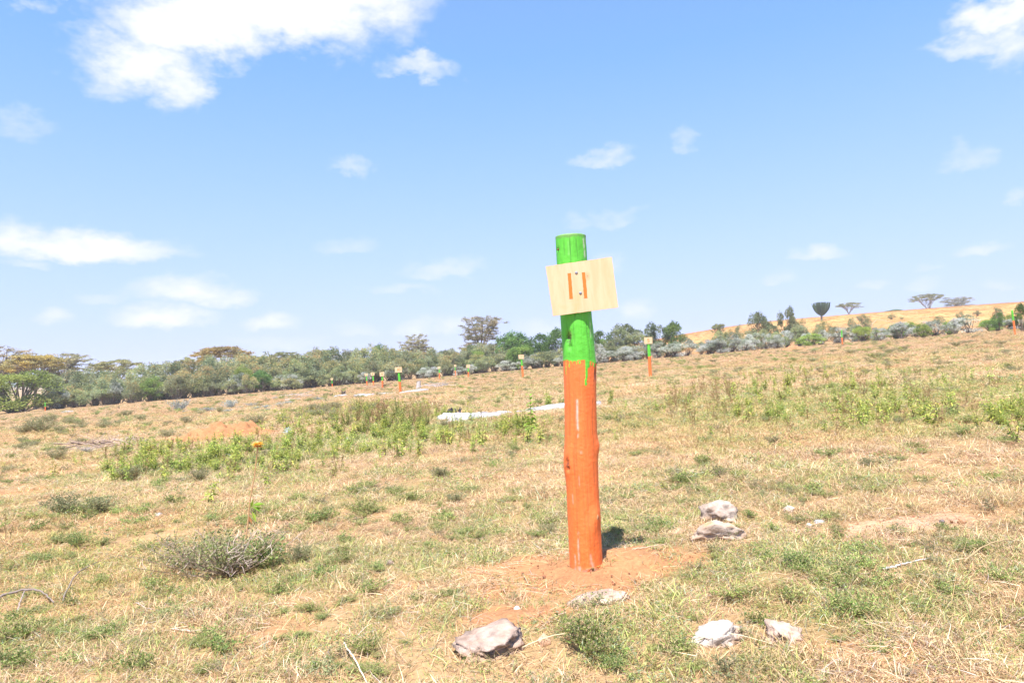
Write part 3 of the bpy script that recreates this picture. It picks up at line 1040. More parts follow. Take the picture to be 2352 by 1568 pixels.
# ------------------------------------------------------------------ soil heap at the post, earth mound
def mound(name, px, py, rx, ry, h, label, cat, seed, colr, lumps=0.35, n=90, rot=0.0):
    p = hit(px, py)
    u = np.linspace(-1.15, 1.15, n)
    X, Y = np.meshgrid(u, u, indexing='ij')
    x, y = X.ravel(), Y.ravel()
    r = np.hypot(x, y) + (fbm(x * 2.2 + seed, y * 2.2, seed, 3) - 0.5) * 0.55
    hh = h * smooth((1.0 - r) / 0.95)
    hh = hh * (1 + lumps * (fbm(x * 5, y * 5, seed + 3, 4) - 0.5) * 2) + h * 0.16 * (fbm(x * 16, y * 16, seed + 5, 2) - 0.5) * smooth((1 - r) / 0.3)
    wx = p[0] + (x * math.cos(rot) - y * math.sin(rot)) * rx
    wy = p[1] + (x * math.sin(rot) + y * math.cos(rot)) * ry
    z = ground_z(wx, wy) + hh - 0.035 * smooth((r - 0.92) / 0.12) - p[2]
    c = np.array(colr) * (0.82 + 0.36 * fbm(x * 4, y * 4, seed + 7, 4))[:, None]
    i, j = np.meshgrid(np.arange(n - 1), np.arange(n - 1), indexing='ij')
    q = (i * n + j).ravel()
    Q = np.stack([q, q + n, q + n + 1, q + 1], 1)
    keep = (r[Q] < 1.06).any(1)
    Q = Q[keep]
    me = raw_mesh(name, np.stack([wx - p[0], wy - p[1], z], 1), Q, None, c, (M_SOIL,), True)
    o = link(name, me, None, p)
    return tag(o, label, cat)


SOILC = (0.375, 0.185, 0.088)
mound('soil_heap', 1395, 1302, 0.42, 0.32, 0.055, 'low heap of freshly dug reddish soil round the foot of the big post', 'soil', 3, SOILC, 0.4)
mound('soil_heap', 1188, 1418, 0.20, 0.15, 0.022, 'smooth patch of spilled brown soil above the cracked grey rock', 'soil', 5, (0.37, 0.185, 0.09), 0.25, 60)
mound('earth_mound', 515, 1004, 1.15, 0.9, 0.27, 'mound of crumbly orange earth beyond the yellow-green weeds', 'mound', 8, (0.36, 0.175, 0.082), 0.8, 110)
mound('earth_mound', 395, 1012, 0.6, 0.4, 0.08, 'flat spill of orange earth at the foot of the earth mound', 'mound', 9, (0.38, 0.205, 0.105), 0.6, 50)
mound('earth_mound', 1822, 804, 1.6, 1.2, 0.5, 'small reddish heap of earth far off on the slope', 'mound', 12, (0.36, 0.17, 0.085), 0.5, 40)


# ------------------------------------------------------------------ stones
def stone(px, py, w, h, label, seed, colr, depth_ratio=0.8, squash=1.0, sink=0.25, rz=0.0, tilt=0.0, top=None, cracks=False, sub=ICO4):
    """px, py = middle of the foot in the frame; w, h in frame units"""
    p = hit(px, py)
    k = p[1] / FPX
    V, T = sub
    W = V * (1 + 0.7 * noise3(V, 1.3, seed))[:, None]
    # broken faces
    rs = np.random.default_rng(seed)
    for _ in range(9):
        nrm = rs.normal(size=3)
        nrm /= np.linalg.norm(nrm)
        d = W @ nrm
        lim = rs.uniform(0.58, 0.95)
        W = W - nrm * np.clip(d - lim, 0, None)[:, None] * 0.95
    W = W * (1 + 0.50 * noise3(V, 2.7, seed + 3) + 0.42 * noise3(V, 6.3, seed + 6) + 0.26 * noise3(V, 14, seed + 8))[:, None]
    W = np.clip(W / np.percentile(np.abs(W), 96, axis=0), -1.12, 1.12)
    c = np.array(colr) * (1 + 1.1 * noise3(V, 4, seed + 11) + 0.6 * noise3(V, 11, seed + 13))[:, None]
    if top is not None:
        m = 0.75 * smooth((V[:, 2] + 0.5 * noise3(V, 2, seed + 17) - 0.45) / 0.3) * smooth((noise3(V, 2.1, seed + 19) + 0.12) / 0.12)
        c = c * (1 - m[:, None]) + np.array(top) * m[:, None]
    if cracks:
        for (a, b, cc) in ((1.3, 0.8, 0.1), (-0.7, 1.4, 0.25), (0.4, -1.1, -0.3)):
            d = np.abs(V[:, 0] * a + V[:, 2] * b + cc + 0.8 * noise3(V, 2.3, seed + 23))
            g = np.exp(-(d / 0.06) ** 2)
            W = W * (1 - 0.13 * g)[:, None]
            c = c * (1 - 0.55 * g)[:, None]
    # no undercut: below its middle the stone goes straight down into the turf
    fl = np.where(V[:, 2] < 0.1, 1 / np.clip(np.sqrt(1 - np.clip(V[:, 2], -1, 1) ** 2), 0.35, 1), 1.0)
    W[:, :2] *= fl[:, None]
    # soil clinging low down and in the hollows
    st = np.clip(smooth((0.05 - V[:, 2] + 0.9 * noise3(V, 3.3, seed + 31)) / 0.5) * 0.45 + 0.2 * smooth(noise3(V, 5, seed + 33) / 0.15), 0, 0.6)[:, None]
    c = c * (1 - st) + np.array([0.40, 0.23, 0.13]) * st
    W = W * [w * k / 2, w * k / 2 * depth_ratio, h * k / 2 * squash * 1.1]
    ca, sa = math.cos(tilt), math.sin(tilt)
    W = np.stack([W[:, 0] * ca - W[:, 2] * sa, W[:, 1], W[:, 0] * sa + W[:, 2] * ca], 1)
    zmin = W[:, 2].min()
    W[:, 2] -= zmin * (1 - min(0.5, sink + 0.10)) + 0.004
    me = raw_mesh('stone', W, None, T, c, (M_STONE,), True)
    o = link('stone', me, None, p + np.array([0, w * k * 0.2 * depth_ratio, 0]))
    o.rotation_euler = (0, 0, rz)
    return tag(o, label, 'stone', 'stones in the turf')


GREY = (0.38, 0.305, 0.26)
WHITE_ = (0.47, 0.405, 0.36)
stone(1113, 1502, 160, 48, 'large cracked grey rock half sunk in the turf below the soil patch', 4, (0.38, 0.285, 0.24), 0.85, 1.0, 0.42, 0.1, 0.10, None, True)
stone(1655, 1196, 78, 50, 'rough knobbly pale stone standing above the flat one', 23, GREY, 0.8, 1.0, 0.36, 0.3)
stone(1652, 1242, 112, 46, 'long flat pale stone with orange earth on top', 31, (0.46, 0.37, 0.31), 0.6, 1.1, 0.30, -0.05, 0.0, (0.50, 0.24, 0.10))
stone(1650, 1476, 112, 50, 'smooth whitish stone tilted in the grass below the pair of stones', 47, WHITE_, 0.7, 0.85, 0.30, 0.15, 0.28)
stone(1800, 1474, 92, 48, 'pinkish pale stone half overgrown by dry grass, beside the whitish stone', 52, (0.46, 0.34, 0.27), 0.8, 0.9, 0.35, 0.0)
stone(1378, 1384, 128, 32, 'low pale slab barely showing through soil below the big post', 61, (0.42, 0.31, 0.25), 0.6, 0.55, 0.4, 0.0, 0.08)
stone(1250, 1478, 28, 24, 'small tan pebble beside the large cracked rock', 71, (0.52, 0.33, 0.22), 0.9, 1, 0.2, sub=ICO3)
stone(1816, 1174, 26, 14, 'tiny white stone upslope of the two bluish flakes', 73, WHITE_, 0.9, 1, 0.2, sub=ICO3)
stone(1885, 1202, 24, 10, 'flat bluish white flake at the edge of the bare patch', 79, (0.60, 0.60, 0.66), 0.9, 1, 0.2, sub=ICO3)
stone(1860, 1207, 13, 7, 'smallest bluish chip left of the flat flake', 83, (0.60, 0.60, 0.66), 0.9, 1, 0.2, sub=ICO3)
stone(1560, 1225, 40, 14, 'low brown clod left of the flat pale stone', 87, (0.50, 0.31, 0.20), 0.9, 1, 0.35, sub=ICO3)
stone(2165, 1200, 11, 9, 'dark pebble on the bare pale patch', 89, (0.16, 0.13, 0.14), 0.9, 1, 0.2, sub=ICO3)
stone(1188, 1402, 17, 12, 'small white pebble on the smooth soil patch', 91, (0.62, 0.52, 0.48), 0.9, 1, 0.2, sub=ICO3)
stone(893, 1280, 14, 9, 'dark clod in the grass between two weeds', 93, (0.16, 0.12, 0.11), 0.9, 1, 0.2, sub=ICO3)
stone(895, 1275 + 22, 18, 12, 'brownish grey pebble in the straw left of the post', 94, (0.30, 0.22, 0.2), 0.9, 1, 0.2, sub=ICO3)
stone(1570, 1470, 14, 10, 'tiny white chip above the whitish stone', 95, WHITE_, 0.9, 1, 0.2, sub=ICO3)
stone(362, 1185, 16, 9, 'small grey stone in the far-left straw', 97, (0.5, 0.46, 0.5), 0.9, 1, 0.2, sub=ICO3)


# ------------------------------------------------------------------ ash and charred wood
def ash(pts, label, seed):
    P = [hit(a, b) for a, b, _ in pts]
    W = [w * 0.8 for _, _, w in pts]
    P = np.array(P)
    seg = np.linalg.norm(np.diff(P, axis=0), axis=1)
    s = np.concatenate([[0], np.cumsum(seg)])
    n, m = 140, 22
    u = np.linspace(0, s[-1], n)
    C = np.stack([np.interp(u, s, P[:, i]) for i in range(3)], 1)
    wv = np.interp(u, s, W)
    tg = np.gradient(C, axis=0)
    tg /= np.linalg.norm(tg, axis=1, keepdims=True)
    nr = np.stack([-tg[:, 1], tg[:, 0]], 1)
    v = np.linspace(-1, 1, m)
    U_, V_ = np.meshgrid(u, v, indexing='ij')
    ww = wv[:, None] * (0.75 + 0.6 * fbm(U_ * 3.0, V_ * 0 + np.sign(V_) * 3, seed, 3))
    ww = ww * smooth((U_ - 0) / (s[-1] * 0.05) + 0.1) * smooth((s[-1] - U_) / (s[-1] * 0.05) + 0.1)
    x = C[:, 0][:, None] + nr[:, 0][:, None] * V_ * ww
    y = C[:, 1][:, None] + nr[:, 1][:, None] * V_ * ww
    h = 0.085 * wv[:, None] / 0.4 * (1 - V_ ** 2) * (0.35 + 1.3 * fbm(U_ * 2.2, V_ * 1.3, seed + 5, 4)) - 0.03 * (np.abs(V_) > 0.97)
    # the ash lies in drifts: thin places let the turf show through
    gap = fbm(x * 2.1, y * 2.6, seed + 21, 4) + 0.10 * np.abs(V_) ** 2
    mk = smooth((0.59 - gap) / 0.08)
    z = ground_z(x, y) + (h + 0.02) * mk - 0.03 * (1 - mk) - 0.03 * (np.abs(V_) > 0.9)
    o0 = P[0].copy()
    V = np.stack([x, y, z], -1).reshape(-1, 3) - o0
    t = fbm(U_ * 3, V_ * 2.0, seed + 9, 4).ravel()[:, None]
    c = np.array([0.50, 0.49, 0.53]) * (0.62 + 0.3 * t)
    dk = smooth((fbm(U_ * 2.6, V_ * 2, seed + 13, 4).ravel() - 0.57) / 0.08)[:, None]
    c = c * (1 - dk * 0.75) + np.array([0.16, 0.14, 0.15]) * dk * 0.75
    i, j = np.meshgrid(np.arange(n - 1), np.arange(m - 1), indexing='ij')
    q = (i * m + j).ravel()
    Q = np.stack([q, q + m, q + m + 1, q + 1], 1)
    o = link('ash_trail', raw_mesh('ash_trail', V, Q, None, c, (M_ASH,), True), None, o0)
    tag(o, label, 'ash', 'trails of white wood ash')


ash([(1018, 962, 0.40), (1060, 962, 0.62), (1100, 960, 0.52), (1155, 950, 0.22), (1175, 948, 0.07), (1205, 944, 0.08), (1228, 942, 0.25), (1260, 940, 0.40), (1320, 934, 0.38), (1388, 927, 0.20)],
    'long trail of white ash of a burnt tree crossing behind the big post', 4)
ash([(812, 911, 0.4), (838, 910, 0.75), (870, 905, 0.3), (900, 903, 0.18), (930, 901, 0.2), (957, 898, 0.5), (985, 895, 0.3)],
    'shorter trail of white ash at the foot of the post numbered 10', 8)
ash([(775, 910, 0.3), (784, 910, 0.6), (796, 908, 0.3)], 'small patch of white ash by the burnt stub', 12)
ash([(148, 947, 0.5), (155, 946, 0.8), (166, 945, 0.5)], 'far greyish ash patch beside the boardless left post', 15)
ash([(640, 921, 0.2), (660, 919, 0.3), (690, 916, 0.2)], 'thin greyish ash streak on the open turf', 18)


def charred(px, py, hpx, w, label, seed, lean=0.2, prongs=3):
    p = hit(px, py)
    k = p[1] / FPX
    rs = np.random.default_rng(seed)
    mb = MB()
    for q in range(prongs):
        a = rs.uniform(0, 6.28)
        H = hpx * k * rs.uniform(0.55, 1.0)
        R = w * k * rs.uniform(0.35, 0.6)
        b = np.array([math.cos(a), math.sin(a) * 0.6, 0]) * w * k * 0.45
        z = np.linspace(-0.05, H, 7)
        pts = np.stack([b[0] + lean * z * math.cos(a) + rs.normal(size=7) * R * 0.25, b[1] + rs.normal(size=7) * R * 0.2, z], 1)
        mb.tube(pts, R * np.linspace(1, 0.25, 7) * rs.uniform(0.75, 1.2, 7), 6, np.array([0.035, 0.033, 0.042]) * rs.uniform(0.6, 2.0))
    o = mb.build('charred_stump', M_CHAR)
    o.location = p
    tag(o, label, 'stump', 'charred stubs in the ash')


charred(1052, 953, 22, 7, 'blackened pair of stubs sticking up from the long ash trail', 3, 0.3, 4)
charred(1026, 957, 20, 12, 'crumbling black end of the burnt tree at the ash trail tip', 5, 0.5, 5)
charred(1160, 948, 12, 3, 'thin charred stick across the long ash trail', 6, 0.3, 2)
charred(790, 906, 10, 6, 'dark burnt stub beside the small ash patch', 9, 0.3, 4)
charred(760, 909, 7, 5, 'low black stub in line with the dark burnt stub', 10, 0.3, 3)
charred(742, 910, 5, 5, 'lowest black stub at the end of the burnt row', 13, 0.3, 3)
charred(1310, 944, 8, 18, 'charred log end showing behind the big post', 12, 0.6, 4)


def build_stump(px, py, w, h, label):
    p = hit(px, py)
    k = p[1] / FPX
    mb = MB()
    z = np.linspace(-0.1, h * k, 8)
    mb.tube(np.stack([0.03 * np.sin(z * 4), 0 * z, z], 1), w * k / 2 * np.linspace(1.2, 0.85, 8), 12, (0.46, 0.42, 0.40))
    root = thing('tree_stump', p, label, 'stump')
    mb.build('trunk', M_BARK, root)
    m2 = MB()
    th = np.arange(12) / 12 * 6.283
    R = w * k / 2 * 0.9
    m2.add(np.vstack([np.stack([R * np.cos(th), R * np.sin(th), h * k + 0.02 + 0.08 * np.cos(th)], 1), [[0, 0, h * k + 0.03]]]), None, [[q, (q + 1) % 12, 12] for q in range(12)], (0.62, 0.43, 0.22))
    m2.build('cut_top', M_WOODBIT, root)


build_stump(961, 893, 10, 18, 'pale cut tree stump right of the post numbered 10')


# ------------------------------------------------------------------ grass
PROTO = bpy.data.collections.new('grass_pieces')        # never linked: only source meshes for the scatter


def blade_mesh(name, n, radius, lmin, lmax, wmin, wmax, lean_lo, lean_hi, palette, weights, mat, droop=0.6, seg=3, zlift=0.0):
    az = rng.uniform(0, 2 * np.pi, n)
    rad = radius * np.sqrt(rng.random(n))
    pa = rng.uniform(0, 2 * np.pi, n)
    P = np.stack([rad * np.cos(pa), rad * np.sin(pa), np.zeros(n) - 0.004 + zlift * rng.random(n)], 1)
    L = rng.uniform(lmin, lmax, n)
    W = rng.uniform(wmin, wmax, n)
    lean = rng.uniform(lean_lo, lean_hi, n)
    hd = np.stack([np.cos(az), np.sin(az), np.zeros(n)], 1)
    side = np.stack([-np.sin(az), np.cos(az), np.zeros(n)], 1)
    tw = rng.normal(size=n) * 0.7
    pick = rng.choice(len(palette), n, p=np.array(weights) / sum(weights))
    C = np.array(palette)[pick] * rng.uniform(0.5, 1.4, (n, 1))
    pts = [P]
    cur = P.copy()
    an = lean.copy()
    for s in range(seg):
        step = (L / seg)[:, None]
        cur = cur + step * (hd * np.sin(an)[:, None] + np.array([0, 0, 1.0]) * np.cos(an)[:, None])
        cur[:, 2] = np.maximum(cur[:, 2], 0.002)
        an = an + droop / seg * rng.uniform(0.2, 1.5, n)
        hd2 = hd + side * (rng.normal(size=n) * 0.14)[:, None]
        hd = hd2 / np.linalg.norm(hd2, axis=1, keepdims=True)
        pts.append(cur.copy())
    V, prof = [], [1.0, 0.95, 0.7, 0.08] if seg == 3 else [1.0, 0.9, 0.1]
    up = np.array([0, 0, 1.0])
    sv = side * np.cos(tw)[:, None] + up * np.sin(tw)[:, None] * 0.6
    for s in range(seg + 1):
        w = (W * prof[s] * 0.5)[:, None]
        V += [pts[s] + sv * w, pts[s] - sv * w]
    V = np.stack(V, 1)                       # n, 2(seg+1), 3
    m = 2 * (seg + 1)
    Q = []
    for s in range(seg):
        Q.append(np.array([2 * s, 2 * s + 1, 2 * s + 3, 2 * s + 2])[None] + (np.arange(n) * m)[:, None])
    Q = np.concatenate(Q)
    me = raw_mesh(name, V.reshape(-1, 3), Q, None, np.repeat(C, m, 0), (mat,))
    return me


STRAW = [(0.58, 0.43, 0.245), (0.49, 0.335, 0.18), (0.66, 0.53, 0.35), (0.40, 0.245, 0.135), (0.33, 0.32, 0.13), (0.46, 0.40, 0.35)]
LIVE = [(0.25, 0.32, 0.085), (0.35, 0.39, 0.12), (0.20, 0.27, 0.10), (0.40, 0.39, 0.15), (0.30, 0.35, 0.24)]


def scatter(name, label, cat, P, rotz, tilt, scale, pid, tint, meshes):
    """one uncountable mass: points carrying copies of small tufts"""
    coll = bpy.data.collections.new(name + '_pieces')
    for i, me in enumerate(meshes):
        ob = bpy.data.objects.new('%s_piece_%02d' % (name, i), me)
        coll.objects.link(ob)
    n = len(P)
    me = bpy.data.meshes.new(name)
    me.vertices.add(n)
    me.vertices.foreach_set('co', P.astype(np.float32).ravel())
    rot = np.stack([tilt[:, 0], tilt[:, 1], rotz], 1).astype(np.float32)
    a = me.attributes.new('rot', 'FLOAT_VECTOR', 'POINT')
    a.data.foreach_set('vector', rot.ravel())
    a = me.attributes.new('scl', 'FLOAT_VECTOR', 'POINT')
    a.data.foreach_set('vector', scale.astype(np.float32).ravel())
    a = me.attributes.new('pid', 'INT', 'POINT')
    a.data.foreach_set('value', pid.astype(np.int32))
    a = me.attributes.new('tint', 'FLOAT_VECTOR', 'POINT')
    a.data.foreach_set('vector', tint.astype(np.float32).ravel())
    me.update()
    o = link(name, me)
    tag(o, label, cat, kind='stuff')
    ng = bpy.data.node_groups.new(name + '_scatter', 'GeometryNodeTree')
    ng.interface.new_socket('Geometry', in_out='INPUT', socket_type='NodeSocketGeometry')
    ng.interface.new_socket('Geometry', in_out='OUTPUT', socket_type='NodeSocketGeometry')
    N, Lk = ng.nodes, ng.links
    gi, go = N.new('NodeGroupInput'), N.new('NodeGroupOutput')
    iop = N.new('GeometryNodeInstanceOnPoints')
    ci = N.new('GeometryNodeCollectionInfo')
    ci.inputs['Collection'].default_value = coll
    ci.inputs['Separate Children'].default_value = True
    ci.inputs['Reset Children'].default_value = True

    def attr(nm, ty):
        x = N.new('GeometryNodeInputNamedAttribute')
        x.data_type = ty
        x.inputs['Name'].default_value = nm
        return x.outputs['Attribute']
    iop.inputs['Pick Instance'].default_value = True
    Lk.new(gi.outputs[0], iop.inputs['Points'])
    Lk.new(ci.outputs[0], iop.inputs['Instance'])
    Lk.new(attr('pid', 'INT'), iop.inputs['Instance Index'])
    Lk.new(attr('rot', 'FLOAT_VECTOR'), iop.inputs['Rotation'])
    Lk.new(attr('scl', 'FLOAT_VECTOR'), iop.inputs['Scale'])
    Lk.new(iop.outputs[0], go.inputs[0])
    md = o.modifiers.new('scatter', 'NODES')
    md.node_group = ng
    return o


def wedge(r0, r1, dens, half=math.radians(50), back=1.2):
    """points spread over the sector of ground that can be seen, with room to step aside"""
    area = half * ((r1 + back) ** 2 - (r0 + back) ** 2)
    n = int(area * dens)
    r = np.sqrt(rng.uniform((r0 + back) ** 2, (r1 + back) ** 2, n))
    a = rng.uniform(-half, half, n)
    return r * np.sin(a), r * np.cos(a) - back


def heap_h(x, y):
    return 0.045 * smooth((1 - np.hypot((x - POST[0] - 0.08) / 0.45, (y - POST[1] - 0.05) / 0.34)) / 0.9)


def build_grass():
    dry, live = [], []
    for i in range(5):      # matted short dry turf
        dry.append(blade_mesh('tuft', 74, 0.09, 0.016, 0.058, 0.0011, 0.0026, 0.6, 1.52, STRAW, [4, 4, 2.4, 2, 1.2, 1.0], M_GRASS, 0.7))
    for i in range(3):      # loose straws lying about
        dry.append(blade_mesh('straw', 30, 0.11, 0.025, 0.085, 0.0011, 0.0023, 1.25, 1.55, STRAW, [5, 3, 4, 2, 0, 2], M_GRASS, 0.3, zlift=0.02))
    for i in range(2):      # standing tussock
        dry.append(blade_mesh('tussock', 44, 0.05, 0.035, 0.09, 0.0011, 0.0022, 0.1, 1.2, STRAW, [4, 3, 3, 1, 2, 0.5], M_GRASS, 0.9))
    nd = len(dry)
    for i in range(4):      # living green blades
        live.append(blade_mesh('green_tuft', 62, 0.085, 0.018, 0.06, 0.0012, 0.0030, 0.45, 1.45, LIVE + STRAW[:2], [4, 4, 2, 2, 2, 1.5, 1], M_GRASS, 0.7))
    # near field
    parts = []
    for (r0, r1, d, s0, s1) in ((1.0, 4.5, 620, 0.75, 1.25), (4.5, 9, 240, 1.0, 1.7), (9, 20, 70, 1.6, 2.8), (20, 45, 17, 2.8, 4.6), (45, 128, 4.2, 4.0, 6.5)):
        x, y = wedge(r0, r1, d)
        b, g = bare_at(x, y), green_at(x, y)
        thin = smooth((fbm(x * 3.5, y * 3.5, 141, 3) - 0.30) / 0.25) * 0.75 + 0.25
        keep = rng.random(len(x)) < (1 - 0.83 * b) * thin
        x, y, g, b = x[keep], y[keep], g[keep], b[keep]
        n = len(x)
        u = rng.random(n)
        pid = rng.integers(0, 5, n)
        pid = np.where(u > 0.72, rng.integers(5, 8, n), pid)
        pid = np.where((u > 0.96) & (r1 < 40), rng.integers(8, 10, n), pid)
        isg = rng.random(n) < g * 0.58 + 0.12
        pid = np.where(isg, nd + rng.integers(0, 4, n), pid)
        pid = np.where((b > 0.3) & ~isg, rng.integers(5, 8, n), pid)
        s = rng.uniform(s0, s1, n)
        hz = 1.0 if r1 < 5 else (0.9 if r1 < 10 else (0.75 if r1 < 21 else (0.62 if r1 < 50 else 0.5)))
        hvar = 0.55 + 0.9 * fbm(x * 1.1, y * 1.1, 151, 3)
        sc = np.stack([s, s, s * hz * hvar], 1)
        t = fbm(x * 1.6, y * 1.6, 161, 3)
        t2 = fbm(x * 0.3, y * 0.6, 171, 3)
        tint = np.stack([0.86 + 0.3 * t, 0.84 + 0.3 * t + 0.04 * t2, 0.78 + 0.36 * t], 1)
        warm = smooth((t2 - 0.5) / 0.2)[:, None]
        tint = tint * (1 - warm * np.array([0.0, 0.06, 0.16]))
        tint = tint * np.array([1.02, 0.965, 0.98])
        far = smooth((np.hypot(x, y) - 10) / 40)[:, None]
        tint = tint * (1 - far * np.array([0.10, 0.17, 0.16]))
        P = np.stack([x, y, ground_z(x, y) + 0.001 + heap_h(x, y)], 1)
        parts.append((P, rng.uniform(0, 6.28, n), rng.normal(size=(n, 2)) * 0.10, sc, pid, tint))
    cat = [np.concatenate([p[i] for p in parts]) for i in range(6)]
    scatter('dry_grass', 'short matted straw-coloured grass with green blades covering the slope', 'grass', *cat, dry + live)
    # golden standing grass on the hill behind
    x = rng.uniform(15, 300, 26000)
    y = rng.uniform(125, 330, 26000)
    n = len(x)
    s = rng.uniform(7, 12, n)
    tint = np.tile([0.92, 0.62, 0.36], (n, 1)) * rng.uniform(0.75, 1.25, (n, 1)) * (0.7 + 0.6 * fbm(x * 0.06, y * 0.10, 97, 5))[:, None]
    scatter('hill_grass', 'golden dry grass covering the hilltop behind the scrub', 'grass', np.stack([x, y, ground_z(x, y)], 1), rng.uniform(0, 6.28, n),
            rng.normal(size=(n, 2)) * 0.05, np.stack([s, s, s * 0.7], 1), rng.integers(0, 5, n), tint, dry[:5])


build_grass()


# ------------------------------------------------------------------ low plants
def rdir(n, zlo=-0.2, zhi=1.0):
    z = rng.uniform(zlo, zhi, n)
    a = rng.uniform(0, 6.283, n)
    r = np.sqrt(np.clip(1 - z * z, 0, 1))
    return np.stack([r * np.cos(a), r * np.sin(a), z], 1)


def stems(nst, spread, h, r0, sub=0, wob=0.08):
    """stems rising from one foot; returns list of polylines"""
    out = []
    for i in range(nst):
        a = rng.uniform(0, 6.283)
        e = spread * rng.uniform(0.15, 1.0)
        k = 6
        t = np.linspace(0, 1, k)
        H = h * rng.uniform(0.6, 1.0)
        x = np.cos(a) * e * t ** 0.8 + np.cumsum(rng.normal(size=k)) * wob * h * 0.3
        y = np.sin(a) * e * t ** 0.8 + np.cumsum(rng.normal(size=k)) * wob * h * 0.3
        x -= x[0]
        y -= y[0]
        z = H * t ** 1.05
        out.append(np.stack([x, y, z - 0.005], 1))
    return out


def pal(cols, n, w=None, lo=0.8, hi=1.2):
    cols = np.array(cols)
    idx = rng.choice(len(cols), n, p=None if w is None else np.array(w) / sum(w))
    return cols[idx] * rng.uniform(lo, hi, (n, 1))


DWARF = [(0.22, 0.30, 0.075), (0.31, 0.37, 0.10), (0.17, 0.235, 0.085), (0.40, 0.39, 0.15), (0.44, 0.36, 0.19)]
OLIVE = [(0.25, 0.265, 0.125), (0.32, 0.32, 0.155), (0.20, 0.215, 0.11), (0.38, 0.32, 0.18)]
LEAFY = [(0.32, 0.40, 0.075), (0.42, 0.46, 0.09), (0.25, 0.33, 0.07), (0.54, 0.48, 0.11), (0.40, 0.40, 0.15)]
SILVER = [(0.38, 0.42, 0.40), (0.48, 0.51, 0.50), (0.27, 0.31, 0.28), (0.34, 0.37, 0.30)]


def make_dwarf(cols, nst=30, spread=0.55, h=0.40, nl=44, ll=0.055, lw=0.024, stemc=(0.36, 0.28, 0.17), dry=0.0):
    """unit plant about 1 m wide: wiry stems closely set with small leaves"""
    ms, ml = MB(), MB()
    for s in stems(nst, spread, h, 0.008):
        ms.tube(s, np.linspace(0.005, 0.002, len(s)), 3, np.array(stemc) * rng.uniform(0.7, 1.3), cap=False)
        if rng.random() < dry:
            for q in range(6):
                t = rng.uniform(1.5, 4.9)
                b = s[int(t)] + (s[min(int(t) + 1, 5)] - s[int(t)]) * (t % 1)
                d = rdir(1, 0.1, 0.9)[0]
                ms.tube(np.stack([b, b + d * 0.07, b + d * 0.12 + rng.normal(size=3) * 0.03]), [0.0026, 0.002, 0.0013], 3, np.array([0.42, 0.33, 0.28]) * rng.uniform(0.6, 1.2), cap=False)
            continue
        t = rng.uniform(1.0, 5.0, nl)
        i = np.clip(t.astype(int), 0, 4)
        b = s[i] + (s[i + 1] - s[i]) * (t - i)[:, None]
        d = rdir(nl, -0.1, 0.95)
        # short side twigs: leaves sit in sprays off the stem
        off = d * rng.uniform(0.0, 0.09, nl)[:, None]
        ml.leaves(b + off, rdir(nl, -0.2, 1.0) + d * 0.6, rng.uniform(0.6, 1.2, nl) * ll, rng.uniform(0.7, 1.2, nl) * lw, pal(cols, nl))
    return ms, ml


def make_leafy(cols, nst=7, spread=0.30, h=0.8, npair=9, ll=0.17, lw=0.06, stemc=(0.22, 0.25, 0.08)):
    """upright herb with opposite lance-shaped leaves, unit height about 1"""
    ms, ml = MB(), MB()
    for s in stems(nst, spread, h, 0.01, wob=0.05):
        ms.tube(s, np.linspace(0.011, 0.004, len(s)), 4, np.array(stemc) * rng.uniform(0.7, 1.3), cap=False)
        P, D, Lg = [], [], []
        a0 = rng.uniform(0, 6.28)
        for q in range(npair):
            t = 0.8 + 4.15 * q / (npair - 1)
            i = min(int(t), 4)
            b = s[i] + (s[i + 1] - s[i]) * (t - i)
            for sgn in (0, math.pi):
                a = a0 + q * 1.57 + sgn + rng.normal() * 0.3
                P.append(b)
                D.append([math.cos(a), math.sin(a), rng.uniform(-0.55, 0.5) if q < npair - 2 else 0.9])
                Lg.append(ll * (1.1 - 0.5 * q / npair) * rng.uniform(0.7, 1.2))
        P, D, Lg = np.array(P), np.array(D), np.array(Lg)
        n = len(P)
        C = pal(cols, n, [4, 4, 3, 1.2, 2][:len(cols)])
        up = np.tile([0, 0, 1.0], (n, 1)) + rng.normal(size=(n, 3)) * 0.3
        # each leaf in two halves so that it bends over
        ml.leaves(P, D, Lg * 0.75, Lg * lw / ll, C, 0.12, up)
        D2 = D / np.linalg.norm(D, axis=1, keepdims=True)
        ml.leaves(P + D2 * Lg[:, None] * 0.5, D2 + [0, 0, -0.7], Lg * 0.55, Lg * lw / ll * 0.8, C, 0.12, up)
    return ms, ml


def make_bare(nst=22, spread=0.5, h=0.4, col=(0.42, 0.38, 0.37)):
    ms = MB()
    for s in stems(nst, spread, h, 0.008, wob=0.15):
        c = np.array(col) * rng.uniform(0.6, 1.2)
        ms.tube(s, np.linspace(0.008, 0.003, len(s)), 3, c, cap=False)
        for q in range(7):
            t = rng.uniform(0.8, 4.9)
            i = int(t)
            b = s[i] + (s[min(i + 1, 5)] - s[i]) * (t - i)
            d = rdir(1, 0.0, 0.8)[0]
            e = b + d * rng.uniform(0.08, 0.2)
            ms.tube(np.stack([b, (b + e) / 2 + rng.normal(size=3) * 0.012, e]), [0.0045, 0.0035, 0.002], 3, c * rng.uniform(0.7, 1.2), cap=False)
    return ms, None


